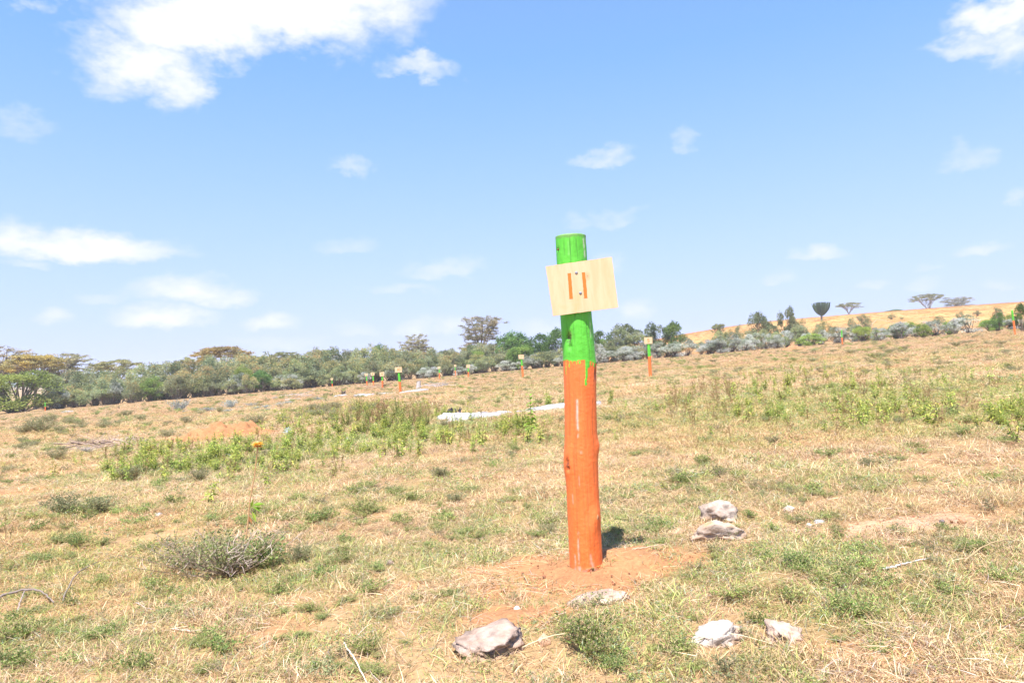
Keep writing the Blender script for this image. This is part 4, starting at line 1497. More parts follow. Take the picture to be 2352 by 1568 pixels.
def make_rosette(cols=SILVER):
    ms, ml = MB(), MB()
    ms.tube([[0, 0, -0.02], [0, 0.01, 0.15], [0.02, 0, 0.35]], [0.03, 0.025, 0.012], 5, (0.4, 0.42, 0.36), cap=False)
    for tier in range(5):
        n = 9 - tier
        a = np.arange(n) / n * 6.283 + tier
        el = -0.1 + tier * 0.28
        D = np.stack([np.cos(a), np.sin(a), np.full(n, el)], 1)
        ml.leaves(np.tile([0, 0, 0.1 + 0.06 * tier], (n, 1)), D, 0.5 - 0.06 * tier, 0.17 - 0.015 * tier, pal([(0.50, 0.55, 0.56), (0.60, 0.64, 0.66)], n, None, 0.85, 1.1), 0.15, np.tile([0, 0, 1.0], (n, 1)))
    return ms, ml


def make_drystalk(nst=9, h=0.95):
    ms, ml = MB(), MB()
    for s in stems(nst, 0.3, h, 0.01, wob=0.05):
        ms.tube(s, np.linspace(0.008, 0.003, len(s)), 3, np.array([0.36, 0.24, 0.13]) * rng.uniform(0.7, 1.2), cap=False)
        for q in range(5):
            t = rng.uniform(2.0, 4.95)
            i = int(t)
            b = s[i] + (s[min(i + 1, 5)] - s[i]) * (t - i)
            n = 7
            ml.leaves(b + rng.normal(size=(n, 3)) * 0.012, rdir(n, -0.5, 1), 0.045, 0.022, pal([(0.34, 0.20, 0.10), (0.45, 0.30, 0.15), (0.26, 0.25, 0.08)], n))
    return ms, ml


class Kind:
    def __init__(self, name, cat, group, makers, leafmat=None):
        self.name, self.cat, self.group = name, cat, group
        self.meshes = []
        self.k = 1.0
        for ms, ml in makers:
            self.meshes.append((ms.mesh('stem', M_STEM), ml.mesh('foliage', leafmat or M_WEED) if ml is not None else None))

    def place(self, p, sx, sz, label, v=None, rz=None, sy=None, group=None):
        ms, ml = self.meshes[random.randrange(len(self.meshes)) if v is None else v]
        if ml is None:
            o = link(self.name, ms, None, p)
            tag(o, label, self.cat, group or self.group)
        else:
            o = thing(self.name, p, label, self.cat, group or self.group)
            link('stem', ms, o)
            link('foliage', ml, o)
        o.rotation_euler = (0, 0, random.uniform(0, 6.28) if rz is None else rz)
        o.scale = (sx, sy or sx, sz)
        return o


K_DWARF = Kind('low_weed', 'weed', 'small green weeds in the turf', [make_dwarf(DWARF) for _ in range(4)])
K_OLIVE = Kind('dwarf_shrub', 'shrub', 'olive dwarf shrubs on the slope', [make_dwarf(OLIVE, 32, 0.5, 0.48, 48, 0.05, 0.022, dry=0.12) for _ in range(3)])
K_TWIGGY = Kind('twiggy_shrub', 'shrub', 'half-dry twiggy shrubs', [make_dwarf([(0.25, 0.31, 0.10), (0.32, 0.37, 0.13), (0.20, 0.23, 0.11), (0.37, 0.32, 0.18)], 60, 0.68, 0.40, 38, 0.036, 0.014, (0.27, 0.20, 0.14), dry=0.36) for _ in range(2)])
K_LEAFY = Kind('leafy_weed', 'weed', 'yellow-green leafy weeds', [make_leafy(LEAFY) for _ in range(4)])
K_TALL = Kind('tall_weed', 'weed', 'tall weeds gone to seed', [make_leafy([(0.24, 0.28, 0.07), (0.33, 0.36, 0.10), (0.18, 0.22, 0.06), (0.45, 0.38, 0.10), (0.34, 0.30, 0.12)], 9, 0.34, 0.95, 11, 0.11, 0.035) for _ in range(2)] + [make_drystalk()])
K_DRYST = Kind('dry_stalk_weed', 'weed', 'brown dried weed stalks', [make_drystalk(), make_drystalk(6)])
K_SILVER = Kind('silver_shrub', 'shrub', 'low silvery shrubs on the turf', [make_dwarf(SILVER, 26, 0.5, 0.4, 40, 0.06, 0.025, (0.4, 0.38, 0.36), 0.2) for _ in range(2)])
K_BARE = Kind('bare_bush', 'bush', 'leafless grey bushes', [make_bare() for _ in range(2)])

K_LEAFY.k = 1.45
K_TALL.k = 1.35
K_DRYST.k = 1.3
K_DWARF.k = 1.1


def low(kind, px, py, w, label, hr=None, v=None, group=None):
    """px, py = foot, w = width (frame units)"""
    p = hit(px, py)
    s = w * p[1] / FPX * kind.k
    kind.place(p, s, s * (hr or 1.0), label, v, group=group)


# --- plants one can point to
low(K_TWIGGY, 525, 1322, 300, 'large half-dry twiggy shrub with grey twigs below the orange flower stalk', 0.85)
low(K_TWIGGY, 445, 1305, 170, 'grey leafless twigs on the outer side of the large twiggy shrub', 0.9)
low(K_DWARF, 600, 1300, 170, 'green leafy half of the large twiggy shrub', 0.8)
low(K_DWARF, 1345, 1495, 175, 'dense green weed growing below the pale slab', 0.9)
low(K_DWARF, 1410, 1530, 110, 'smaller green weed touching the dense weed below the slab', 0.6)
low(K_DWARF, 1958, 1412, 130, 'bushy green weed in straw on the lower slope', 0.9)
low(K_DWARF, 1835, 1308, 120, 'green weed clump between the stones and the bushy weed', 0.7)
low(K_DWARF, 1890, 1330, 80, 'small green weed beside the weed clump', 0.6)
low(K_DWARF, 1560, 1500, 90, 'green weed just left of the whitish stone', 0.7)
low(K_DWARF, 840, 1500, 100, 'fresh green weed by the pale bent stalk at the bottom', 0.9)
low(K_DWARF, 870, 1550, 80, 'light green weed at the very bottom beside the bent stalk', 0.7)
low(K_DWARF, 40, 1470, 120, 'green weed under the dead branch at the left edge', 0.9)
low(K_DWARF, 250, 1460, 90, 'green weed among fallen twigs', 0.7)
low(K_DWARF, 175, 1255, 70, 'narrow upright green weed right of the dead branch', 1.1)
low(K_DWARF, 225, 1340, 60, 'little green weed under the curved twig', 0.8)
low(K_DWARF, 330, 1182, 65, 'round green weed in straw above the curved twig', 0.9)
low(K_DWARF, 355, 1365, 50, 'low green weed right of the curved twig', 0.6)
low(K_OLIVE, 145, 1182, 120, 'broad olive bush left of its twin', 0.8)
low(K_OLIVE, 232, 1178, 110, 'olive bush right of its twin', 0.8)
low(K_DWARF, 788, 1292, 62, 'bright green weed standing alone in open straw', 0.9)
low(K_OLIVE, 690, 1290, 90, 'thin dark shrub right of the twiggy shrub', 1.0)
low(K_DWARF, 740, 1195, 80, 'green weed right of the flower stalk', 0.8)
low(K_DWARF, 825, 1180, 80, 'loose green weed beyond the weed right of the stalk', 0.9)
low(K_DWARF, 950, 1150, 75, 'low green weed in the middle of the straw', 0.6)
low(K_DWARF, 905, 1135, 65, 'low green weed left of the middle one', 0.6)
low(K_OLIVE, 1012, 1098, 60, 'wiry olive shrub standing by itself in straw', 1.0)
low(K_OLIVE, 1045, 1155, 60, 'sparse olive shrub nearer than the wiry one', 0.9)
low(K_DWARF, 1068, 1225, 55, 'low green weed left of the big post', 0.6)
low(K_DWARF, 1180, 1150, 50, 'green weed halfway to the big post', 0.6)
low(K_OLIVE, 1262, 1225, 60, 'sparse weed touching the foot of the big post', 0.9)
low(K_DWARF, 1500, 1222, 80, 'green weed in the shadow side behind the big post', 0.5)
low(K_DWARF, 1420, 1225, 70, 'dark weed where the post shadow falls', 0.5)
low(K_DWARF, 1550, 1108, 45, 'green weed right of the big post', 0.7)
low(K_DWARF, 1656, 1088, 32, 'narrow green weed standing alone on pale straw', 1.2)
low(K_DWARF, 1808, 1128, 50, 'small green weed above the stones', 0.7)
low(K_OLIVE, 460, 1105, 70, 'olive weed at the near edge of the leafy patch', 0.9)
low(K_OLIVE, 300, 1103, 85, 'olive green shrub at the near corner of the leafy patch', 0.9)
low(K_OLIVE, 130, 1055, 65, 'pale olive shrub left of the leafy patch', 0.8)
low(K_OLIVE, 95, 993, 90, 'large dark olive shrub near the left edge', 0.8)
low(K_OLIVE, 55, 996, 70, 'dull olive shrub left of the large dark one', 0.7)
low(K_OLIVE, 240, 985, 45, 'olive shrub on open turf in front of the hedge', 0.8)
low(K_OLIVE, 385, 1005, 55, 'dark shrub at the left foot of the earth mound', 0.8)
low(K_OLIVE, 565, 997, 36, 'round dark shrub growing on the earth mound', 1.0)
low(K_OLIVE, 590, 975, 62, 'olive shrub behind the earth mound', 0.8)
low(K_OLIVE, 430, 973, 40, 'small shrub on the far flank of the earth mound', 0.8)
low(K_SILVER, 410, 945, 60, 'silvery shrub on the turf before the hedge', 1.1)
low(K_SILVER, 530, 938, 60, 'silvery shrub right of its twin before the hedge', 0.8)
low(K_SILVER, 480, 945, 50, 'flattened silvery shrub between two taller ones', 0.5)
low(K_OLIVE, 2065, 975, 40, 'dark shrub in the far right weeds', 1.0)
low(K_OLIVE, 1990, 1070, 50, 'olive weed on the right straw slope', 0.8)
low(K_DWARF, 2210, 1000, 60, 'green weed clump on the right', 0.9)
low(K_DWARF, 2305, 1020, 60, 'green weed clump nearest the right edge', 0.8)
low(K_DWARF, 2100, 1030, 50, 'low weed between two clumps on the right', 0.7)
low(K_OLIVE, 1775, 1020, 50, 'thin weed below the weedy stretch', 0.9)
low(K_DWARF, 1660, 1155 - 30, 30, 'tiny green weed below the narrow one', 0.6)
low(K_DWARF, 1185, 1035, 45, 'green weed with a yellow flower near the ash', 0.6)
low(K_OLIVE, 1022, 985, 45, 'bushy olive weed at the ash trail tip', 1.1)
low(K_BARE, 205, 1038, 60, 'tangle of dead grey twigs on open turf', 0.6)

# grey felted plant
p = hit(662, 1000)
K = Kind('felted_plant', 'plant', None, [make_rosette()])
K.place(p, 0.30, 0.30, 'single silvery felt-leaved plant among yellow-green weeds')

# tall seedling before the ash trail
p = hit(1222, 990)
s = 88 * p[1] / FPX
KS = Kind('leafy_seedling', 'plant', None, [make_leafy([(0.20, 0.36, 0.035), (0.28, 0.44, 0.05)], 2, 0.06, 1.0, 10, 0.22, 0.085)])
KS.place(p, s, s, 'tall bright green seedling standing before the ash trail')


# orange flower on its long stalk
def build_flower():
    p = hit(561, 1256)
    k = p[1] / FPX
    top = at_depth(592, 1026, p[1])
    mid = at_depth(574, 1150, p[1])
    root = thing('orange_flower', p, 'tall orange flower on a long bare stalk left of centre', 'flower')
    pts = np.array([[0, 0, -0.02], (mid - p) * 0.5 + [0.005, 0, 0], mid - p, (mid + top) / 2 - p + [0.006, 0.0, 0], top - p])
    mb = MB()
    mb.tube(pts, [0.0048, 0.0044, 0.004, 0.0034, 0.003], 6, (0.54, 0.31, 0.16))
    mb.build('stalk', M_STEM, root)
    t = top - p
    for q, (dz, r) in enumerate(((0.0, 0.034), (0.011, 0.042), (0.021, 0.030))):
        m2 = MB()
        n = 16
        a = np.arange(n) / n * 6.283 + q
        D = np.stack([np.cos(a), np.sin(a), rng.uniform(-0.1, 0.5, n)], 1)
        m2.leaves(np.tile(t + [0, 0, dz], (n, 1)), D, r, r * 0.45, pal([(0.85, 0.46, 0.08), (0.90, 0.58, 0.16), (0.78, 0.36, 0.06)], n), 0.2, np.tile([0, 0, 1.0], (n, 1)))
        m2.build('petal_whorl', M_WEED, root)
    m3 = MB()
    q = at_depth(580, 1165, p[1]) - p
    n = 9
    D = np.array([[1, 0, .5], [.7, .3, -.6], [.5, -.3, -1.0], [.9, .2, -.2], [-.6, .1, .2], [.4, -.4, -1.3], [.2, .4, .9], [1.0, -.2, .1], [.6, .1, -1.2]])
    m3.leaves(np.tile(q, (n, 1)) + rng.normal(size=(n, 3)) * 0.012, D, rng.uniform(0.05, 0.085, n), 0.022, pal([(0.20, 0.36, 0.04), (0.30, 0.42, 0.05)], n), 0.15)
    m3.build('leaf_cluster', M_WEED, root)
    m4 = MB()
    q2 = at_depth(573, 1185, p[1]) - p
    m4.leaves(np.tile(q2, (3, 1)), np.array([[0.3, 0, -1], [-.1, 0.2, -1], [0.4, .1, -.6]]), 0.05, 0.016, pal([(0.55, 0.14, 0.10), (0.5, 0.2, .1)], 3), 0.2)
    m4.build('withered_leaf', M_WEED, root)


build_flower()


# --- weedy patches: each plant stands by itself
def patch(kind, poly, n, w0, w1, label, hr=1.0, group=None):
    poly = np.array(poly, float)
    lo, hi = poly.min(0), poly.max(0)
    c = 0
    while c < n:
        q = lo + (hi - lo) * rng.random(2)
        inside = False
        j = len(poly) - 1
        for i in range(len(poly)):
            if (poly[i, 1] > q[1]) != (poly[j, 1] > q[1]) and q[0] < (poly[j, 0] - poly[i, 0]) * (q[1] - poly[i, 1]) / (poly[j, 1] - poly[i, 1]) + poly[i, 0]:
                inside = not inside
            j = i
        if not inside:
            continue
        low(kind, q[0], q[1], rng.uniform(w0, w1), label, hr * rng.uniform(0.8, 1.2), group=group)
        c += 1


patch(K_LEAFY, [(245, 1085), (290, 1040), (400, 1030), (560, 1030), (680, 1035), (700, 1080), (520, 1092), (380, 1096), (270, 1112)], 96, 22, 46, 'yellow-green leafy weed in the patch nearer than the earth mound', 0.75, 'leafy weeds before the earth mound')
patch(K_LEAFY, [(600, 1060), (610, 1000), (780, 985), (1020, 990), (1060, 1010), (900, 1040), (700, 1060)], 76, 20, 40, 'yellow-green leafy weed in the band right of the felt-leaved plant', 0.85, 'leafy weeds right of the felted plant')
patch(K_TALL, [(780, 985), (800, 950), (900, 955), (1000, 965), (1000, 990), (900, 990)], 40, 30, 50, 'tall seeding weed in the thicket below the post numbered 10', 0.75, 'tall weeds below post 10')
patch(K_OLIVE, [(590, 985), (640, 945), (790, 930), (900, 935), (820, 965), (700, 975)], 26, 26, 46, 'dull olive weed between the earth mound and the post numbered 10', 0.8, 'olive weeds behind the leafy band')
patch(K_LEAFY, [(1140, 1005), (1150, 978), (1240, 985), (1245, 1005), (1190, 1015)], 10, 30, 44, 'leafy weed at the foot of the tall seedling', 0.8, 'leafy weeds at the seedling')
patch(K_DRYST, [(930, 960), (1010, 945), (1040, 965), (960, 985)], 9, 30, 44, 'brown dried weed stalk left of the ash trail', 1.1, 'dry stalks by the ash')
patch(K_LEAFY, [(1680, 960), (1720, 890), (1900, 872), (2110, 895), (2150, 960), (1950, 995)], 70, 18, 36, 'yellow-green leafy weed in the weedy stretch on the right slope', 0.85, 'leafy weeds on the right slope')
patch(K_DRYST, [(1500, 960), (1560, 900), (1740, 900), (1740, 960), (1600, 985)], 22, 26, 40, 'brown dried weed stalk right of the big post', 1.0, 'dry stalks right of the big post')
patch(K_DRYST, [(1900, 960), (1960, 880), (2200, 880), (2250, 960), (2100, 985)], 20, 26, 40, 'brown dried weed stalk among the weeds on the right slope', 0.9, 'dry stalks on the right slope')
patch(K_LEAFY, [(2230, 985), (2250, 945), (2352, 930), (2352, 990)], 16, 32, 50, 'leafy green weed in the clump by the right edge', 0.8, 'leafy weeds by the right edge')
patch(K_LEAFY, [(1220, 940), (1330, 905), (1450, 905), (1400, 930)], 10, 18, 30, 'small leafy weed just beyond the ash trail', 0.9, 'leafy weeds beyond the ash')
patch(K_OLIVE, [(20, 1040), (100, 960), (400, 945), (600, 935), (380, 990), (200, 1040)], 34, 24, 46, 'small olive dwarf shrub on the turf before the left hedge', 0.7, 'dwarf shrubs before the left hedge')
patch(K_SILVER, [(400, 950), (600, 920), (700, 905), (760, 915), (600, 945)], 14, 18, 36, 'low silvery scrub in a strip left of the post numbered 9', 0.6, 'silvery scrub strip')
patch(K_OLIVE, [(1400, 880), (1700, 820), (2300, 780), (2340, 860), (1800, 860)], 46, 20, 42, 'small dull shrub dotted over the far right slope', 0.6, 'dull shrubs on the right slope')
patch(K_OLIVE, [(1000, 905), (1200, 885), (1280, 900), (1150, 925), (1010, 925)], 12, 16, 30, 'dull weed on the turf beyond the ash trail', 0.6, 'dull weeds beyond the ash')
patch(K_DWARF, [(60, 1540), (80, 1210), (700, 1120), (1250, 1100), (1250, 1300), (1000, 1400), (900, 1550)], 84, 26, 84, 'small green weed in the straw turf left of the big post', 0.5, 'small green weeds left of the post')
patch(K_DWARF, [(1450, 1550), (1480, 1180), (1500, 1050), (2300, 1030), (2340, 1350), (1900, 1550)], 60, 22, 66, 'small green weed in the straw turf right of the big post', 0.5, 'small green weeds right of the post')


# small herbs between the grass blades: nobody could count them
def build_cover():
    meshes = []
    for q in range(4):
        ml = MB()
        n = 46
        P = rng.normal(size=(n, 3)) * [0.045, 0.045, 0]
        P[:, 2] = rng.uniform(0.0, 0.045, n)
        ml.leaves(P, rdir(n, -0.1, 0.9), rng.uniform(0.010, 0.024, n), rng.uniform(0.0035, 0.007, n), pal([(0.24, 0.32, 0.08), (0.33, 0.40, 0.11), (0.28, 0.32, 0.20), (0.38, 0.38, 0.14)], n))
        meshes.append(ml.mesh('herb', M_COVER))
    parts = []
    for (r0, r1, d, s0, s1) in ((1.0, 5, 190, 0.4, 1.0), (5, 12, 64, 0.6, 1.5), (12, 40, 8, 1.2, 2.8)):
        x, y = wedge(r0, r1, d)
        g = green_at(x, y)
        b = bare_at(x, y)
        keep = rng.random(len(x)) < (0.10 + 0.75 * g) * (1 - b) * smooth((fbm(x * 2.5, y * 2.5, 181, 3) - 0.42) / 0.2)
        x, y = x[keep], y[keep]
        n = len(x)
        s = rng.uniform(s0, s1, n)
        tint = np.tile([1.0, 1.0, 1.0], (n, 1)) * rng.uniform(0.75, 1.25, (n, 1))
        parts.append((np.stack([x, y, ground_z(x, y)], 1), rng.uniform(0, 6.28, n), rng.normal(size=(n, 2)) * 0.1, np.stack([s, s, s], 1), rng.integers(0, 4, n), tint))
    cat = [np.concatenate([p_[i] for p_ in parts]) for i in range(6)]
    scatter('ground_herbs', 'tiny green herbs growing between the dry grass blades', 'herbs', *cat, meshes)


build_cover()


def project(x, y, z):
    P = np.stack([x, y, z - CAM_H], 1)
    d = P @ F0
    return 1176 + FPX * (P @ CR) / d, 784 - FPX * (P @ CU) / d


def in_poly(px, py, poly):
    inside = np.zeros(len(px), bool)
    j = len(poly) - 1
    for i in range(len(poly)):
        (xi, yi), (xj, yj) = poly[i], poly[j]
        c = ((yi > py) != (yj > py)) & (px < (xj - xi) * (py - yi) / (yj - yi + 1e-9) + xi)
        inside ^= c
        j = i
    return inside


def merged(pair, name):
    ms, ml = pair
    mb = MB()
    for m in (ms, ml):
        mb.V += m.V
        mb.C += m.C
        mb.Q += [q + mb.n for q in m.Q]
        mb.T += [t + mb.n for t in m.T]
        mb.n += m.n
    return mb.mesh(name, M_COVER)


def build_undergrowth():
    leafy = [merged(make_leafy(LEAFY, 3, 0.25, 0.8, 7, 0.20, 0.065), 'sprig') for _ in range(4)] + [merged(make_drystalk(3, 0.9), 'stalk') for _ in range(2)]
    x, y = wedge(4.5, 26, 16)
    z = ground_z(x, y)
    px, py = project(x + (fbm(x * 1.2, y * 1.2, 211, 3) - 0.5) * 1.2, y + (fbm(x * 1.2, y * 1.2, 223, 3) - 0.5) * 2.0, z)
    A = [(190, 1118), (230, 1030), (420, 1022), (600, 990), (640, 930), (800, 918), (1010, 935), (1150, 965), (1250, 975), (1290, 1010), (1000, 1060), (700, 1105), (400, 1120)]
    B = [(1480, 1000), (1500, 905), (1640, 875), (1800, 845), (2100, 850), (2400, 895), (2400, 1010), (2100, 1010), (1800, 1000)]
    m = np.where(in_poly(px, py, A), 0.85, np.where(in_poly(px, py, B), 0.42, 0.0))
    keep = (rng.random(len(x)) < m * smooth((fbm(x * 1.5, y * 1.5, 231, 3) - 0.30) / 0.25))
    keep |= rng.random(len(x)) < 0.012
    x, y, z = x[keep], y[keep], z[keep]
    n = len(x)
    s_ = rng.uniform(0.12, 0.34, n)
    pid = np.where(rng.random(n) < 0.42, rng.integers(4, 6, n), rng.integers(0, 4, n))
    tint = np.ones((n, 3)) * rng.uniform(0.8, 1.2, (n, 1))
    scatter('leafy_undergrowth', 'loose yellow-green sprigs and dry stalks blending the weedy stretches into the grass', 'weeds', np.stack([x, y, z], 1), rng.uniform(0, 6.28, n), rng.normal(size=(n, 2)) * 0.12, np.stack([s_, s_, s_], 1), pid, tint, leafy)
    # low tufted herbs all over the turf
    tuft = [merged(make_dwarf(DWARF, 14, 0.5, 0.34, 34, 0.075, 0.03), 'tuft') for _ in range(3)] + [merged(make_dwarf(OLIVE, 14, 0.5, 0.36, 22, 0.07, 0.026, dry=0.3), 'tuft') for _ in range(3)]
    parts = []
    for (r0, r1, d, a, b) in ((1.0, 5, 26, 0.06, 0.20), (5, 12, 9, 0.09, 0.30), (12, 30, 2.6, 0.12, 0.40), (30, 100, 0.35, 0.25, 0.8)):
        x, y = wedge(r0, r1, d)
        keep = rng.random(len(x)) < (1 - bare_at(x, y)) * (0.12 + smooth((fbm(x * 0.8, y * 0.8, 241, 4) - 0.44) / 0.18))
        x, y = x[keep], y[keep]
        n = len(x)
        s_ = rng.uniform(a, b, n)
        dry = fbm(x * 0.5, y * 0.5, 251, 3)
        pid = np.where(rng.random(n) < dry, rng.integers(3, 6, n), rng.integers(0, 3, n))
        tint = np.ones((n, 3)) * rng.uniform(0.8, 1.2, (n, 1))
        parts.append((np.stack([x, y, ground_z(x, y)], 1), rng.uniform(0, 6.28, n), rng.normal(size=(n, 2)) * 0.1, np.stack([s_, s_, s_ * 0.8], 1), pid, tint))
    cat = [np.concatenate([p_[i] for p_ in parts]) for i in range(6)]
    scatter('tufted_herbs', 'small olive and green herb tufts strewn through the dry turf', 'herbs', *cat, tuft)


build_undergrowth()


# crumbs of soil on the dug earth
def build_crumbs():
    meshes = []
    for q in range(3):
        V, T = ICO2[0], ICO2[1]
        W = V * (1 + 0.9 * noise3(V, 2.1, 200 + q))[:, None]
        me = raw_mesh('crumb', W, None, T, np.tile((0.40, 0.205, 0.10), (len(V), 1)) * (1 + noise3(V, 4, 7 + q))[:, None], (M_COVER,))
        meshes.append(me)
    x, y = wedge(1.2, 6, 1600)
    b = bare_at(x, y)
    keep = rng.random(len(x)) < b * 0.5
    x, y = x[keep], y[keep]
    n = len(x)
    s = 0.0019 * np.exp(rng.normal(size=n) * 0.55)
    dx, dy = x - POST[0] - 0.08, y - POST[1] - 0.05
    z = ground_z(x, y) + 0.045 * smooth((1 - np.hypot(dx / 0.45, dy / 0.34)) / 0.9) + s * 0.5
    tint = np.tile([1.0, 1.0, 1.0], (n, 1)) * rng.uniform(0.7, 1.4, (n, 1))
    scatter('soil_crumbs', 'crumbs of dug soil scattered round the big post', 'soil', np.stack([x, y, z], 1), rng.uniform(0, 6.28, n), rng.normal(size=(n, 2)) * 0.5, np.stack([s, s * 1.1, s], 1), rng.integers(0, 3, n), tint, meshes)


build_crumbs()


# ------------------------------------------------------------------ fallen twigs
def twig(pts, r, label, colr, lift=0.012, arcs=None, name='fallen_twig', cat='twig', group='twigs lying on the turf'):
    P = np.array([hit(a, b) for a, b in pts])
    seg = np.concatenate([[0], np.cumsum(np.linalg.norm(np.diff(P, axis=0), axis=1))])
    u = np.linspace(0, seg[-1], 22)
    Q = np.stack([np.interp(u, seg, P[:, i]) for i in range(3)], 1)
    Q[:, 2] = ground_z(Q[:, 0], Q[:, 1]) + lift + (arcs or 0) * np.sin(np.pi * u / seg[-1])
    Q += rng.normal(size=Q.shape) * r * 0.35
    mb = MB()
    mb.tube(Q - P[0], np.linspace(r, r * 0.45, 22) * rng.uniform(0.85, 1.15, 22), 7, np.array(colr))
    o = mb.build(name, M_BARK, None, True)
    o.location = P[0]
    tag(o, label, cat, group)


BR = (0.23, 0.18, 0.16)
twig([(-30, 1395), (10, 1380), (50, 1372), (95, 1376), (125, 1390)], 0.0065, 'dark dead branch arching in from the left edge', BR, 0.012, 0.03)
twig([(143, 1385), (165, 1345), (185, 1322), (235, 1292), (292, 1274)], 0.0042, 'long curved grey twig right of the dead branch', BR, 0.01, 0.02)
twig([(38, 1412), (50, 1392), (68, 1355)], 0.004, 'short twig leaning over the dead branch', (0.32, 0.25, 0.22), 0.01, 0.03)
twig([(312, 1388), (335, 1402), (372, 1406), (390, 1375)], 0.0028, 'thin hooked twig lying in straw', (0.40, 0.32, 0.28))
twig([(395, 1450), (440, 1455), (500, 1452)], 0.0036, 'pale stick lying flat below the twiggy shrub', (0.48, 0.38, 0.31))
twig([(790, 1482), (800, 1520), (818, 1545), (845, 1580)], 0.0032, 'bright bleached stalk bending out of the bottom edge', (0.72, 0.62, 0.48), 0.012, 0.03)
twig([(1452, 1286), (1490, 1281), (1532, 1273)], 0.0034, 'thin stick on the soil heap right of the big post', (0.48, 0.34, 0.24), 0.05)
twig([(2030, 1312), (2080, 1300), (2132, 1288)], 0.005, 'bluish grey stick lying on the right straw', (0.52, 0.50, 0.50))
twig([(2215, 1300), (2280, 1275), (2345, 1252)], 0.004, 'brown stick reaching towards the right edge', (0.36, 0.26, 0.14), 0.02, 0.03)
twig([(355, 1308), (300, 1310), (240, 1330)], 0.002, 'hair-thin dry stalk under the curved twig', (0.5, 0.38, 0.25))
twig([(1200, 1500), (1300, 1490), (1390, 1498)], 0.0018, 'long straw bent across the turf right of the cracked rock', (0.66, 0.54, 0.34), 0.02, 0.03)
twig([(1580, 1492), (1660, 1480), (1790, 1498)], 0.0018, 'long pale straw lying below the whitish stone', (0.66, 0.56, 0.36), 0.02, 0.02)
twig([(1485, 1310), (1560, 1305)], 0.002, 'short straw right of the soil heap', (0.66, 0.54, 0.34))
twig([(1990, 762), (2015, 742), (2050, 748), (2075, 758)], 0.05, 'pale bent dead branch on the far hillside', (0.50, 0.40, 0.33), 0.1, 0.9)


def brush(px, py, w, h, n, label, colr, seed):
    p = hit(px, py)
    k = p[1] / FPX
    root = thing('brushwood_heap', p, label, 'brushwood', 'heaps of cut brushwood')
    rs = np.random.default_rng(seed)
    for q in range(n):
        mb = MB()
        a = rs.uniform(-0.5, 0.5) + (math.pi if rs.random() < 0.5 else 0)
        c = np.array([rs.normal() * w * k * 0.22, rs.normal() * w * k * 0.15, rs.uniform(0.02, h * k * 0.7)])
        Lh = w * k * rs.uniform(0.2, 0.45)
        d = np.array([math.cos(a), math.sin(a) * 0.8, rs.uniform(-0.15, 0.35)])
        t = np.linspace(-1, 1, 7)
        pts = c + t[:, None] * d * Lh + np.cumsum(rs.normal(size=(7, 3)), 0) * Lh * 0.05
        pts[:, 2] = np.maximum(pts[:, 2], 0.0)
        col = np.array(colr) * rs.uniform(0.6, 1.3)
        mb.tube(pts, np.linspace(1, 0.4, 7) * w * k * 0.010, 4, col)
        for b in range(4):
            s = pts[rs.integers(2, 6)]
            e = s + (d + rs.normal(size=3) * 0.7) * Lh * 0.35
            e[2] = max(e[2], 0.02)
            mb.tube(np.stack([s, e]), [w * k * 0.005, w * k * 0.003], 3, col, cap=False)
        mb.build('branch', M_BARK, root)


brush(225, 1030, 130, 22, 16, 'heap of cut reddish-brown twigs left of the leafy patch', (0.34, 0.25, 0.20), 3)
brush(300, 1016, 110, 12, 8, 'thin spread of dead twigs trailing from the twig heap', (0.36, 0.29, 0.25), 6)
brush(862, 893, 70, 16, 18, 'brown brushwood heap hiding the foot of the post numbered 8', (0.36, 0.25, 0.17), 4)
brush(1692, 803, 34, 10, 14, 'reddish brushwood heap below the hillside scrub', (0.34, 0.20, 0.13), 5)
brush(1010, 889, 70, 10, 10, 'grey brushwood strewn right of the pale stump', (0.48, 0.42, 0.40), 7)
brush(700, 912, 60, 10, 8, 'grey twigs strewn beside the burnt stubs', (0.42, 0.36, 0.33), 8)


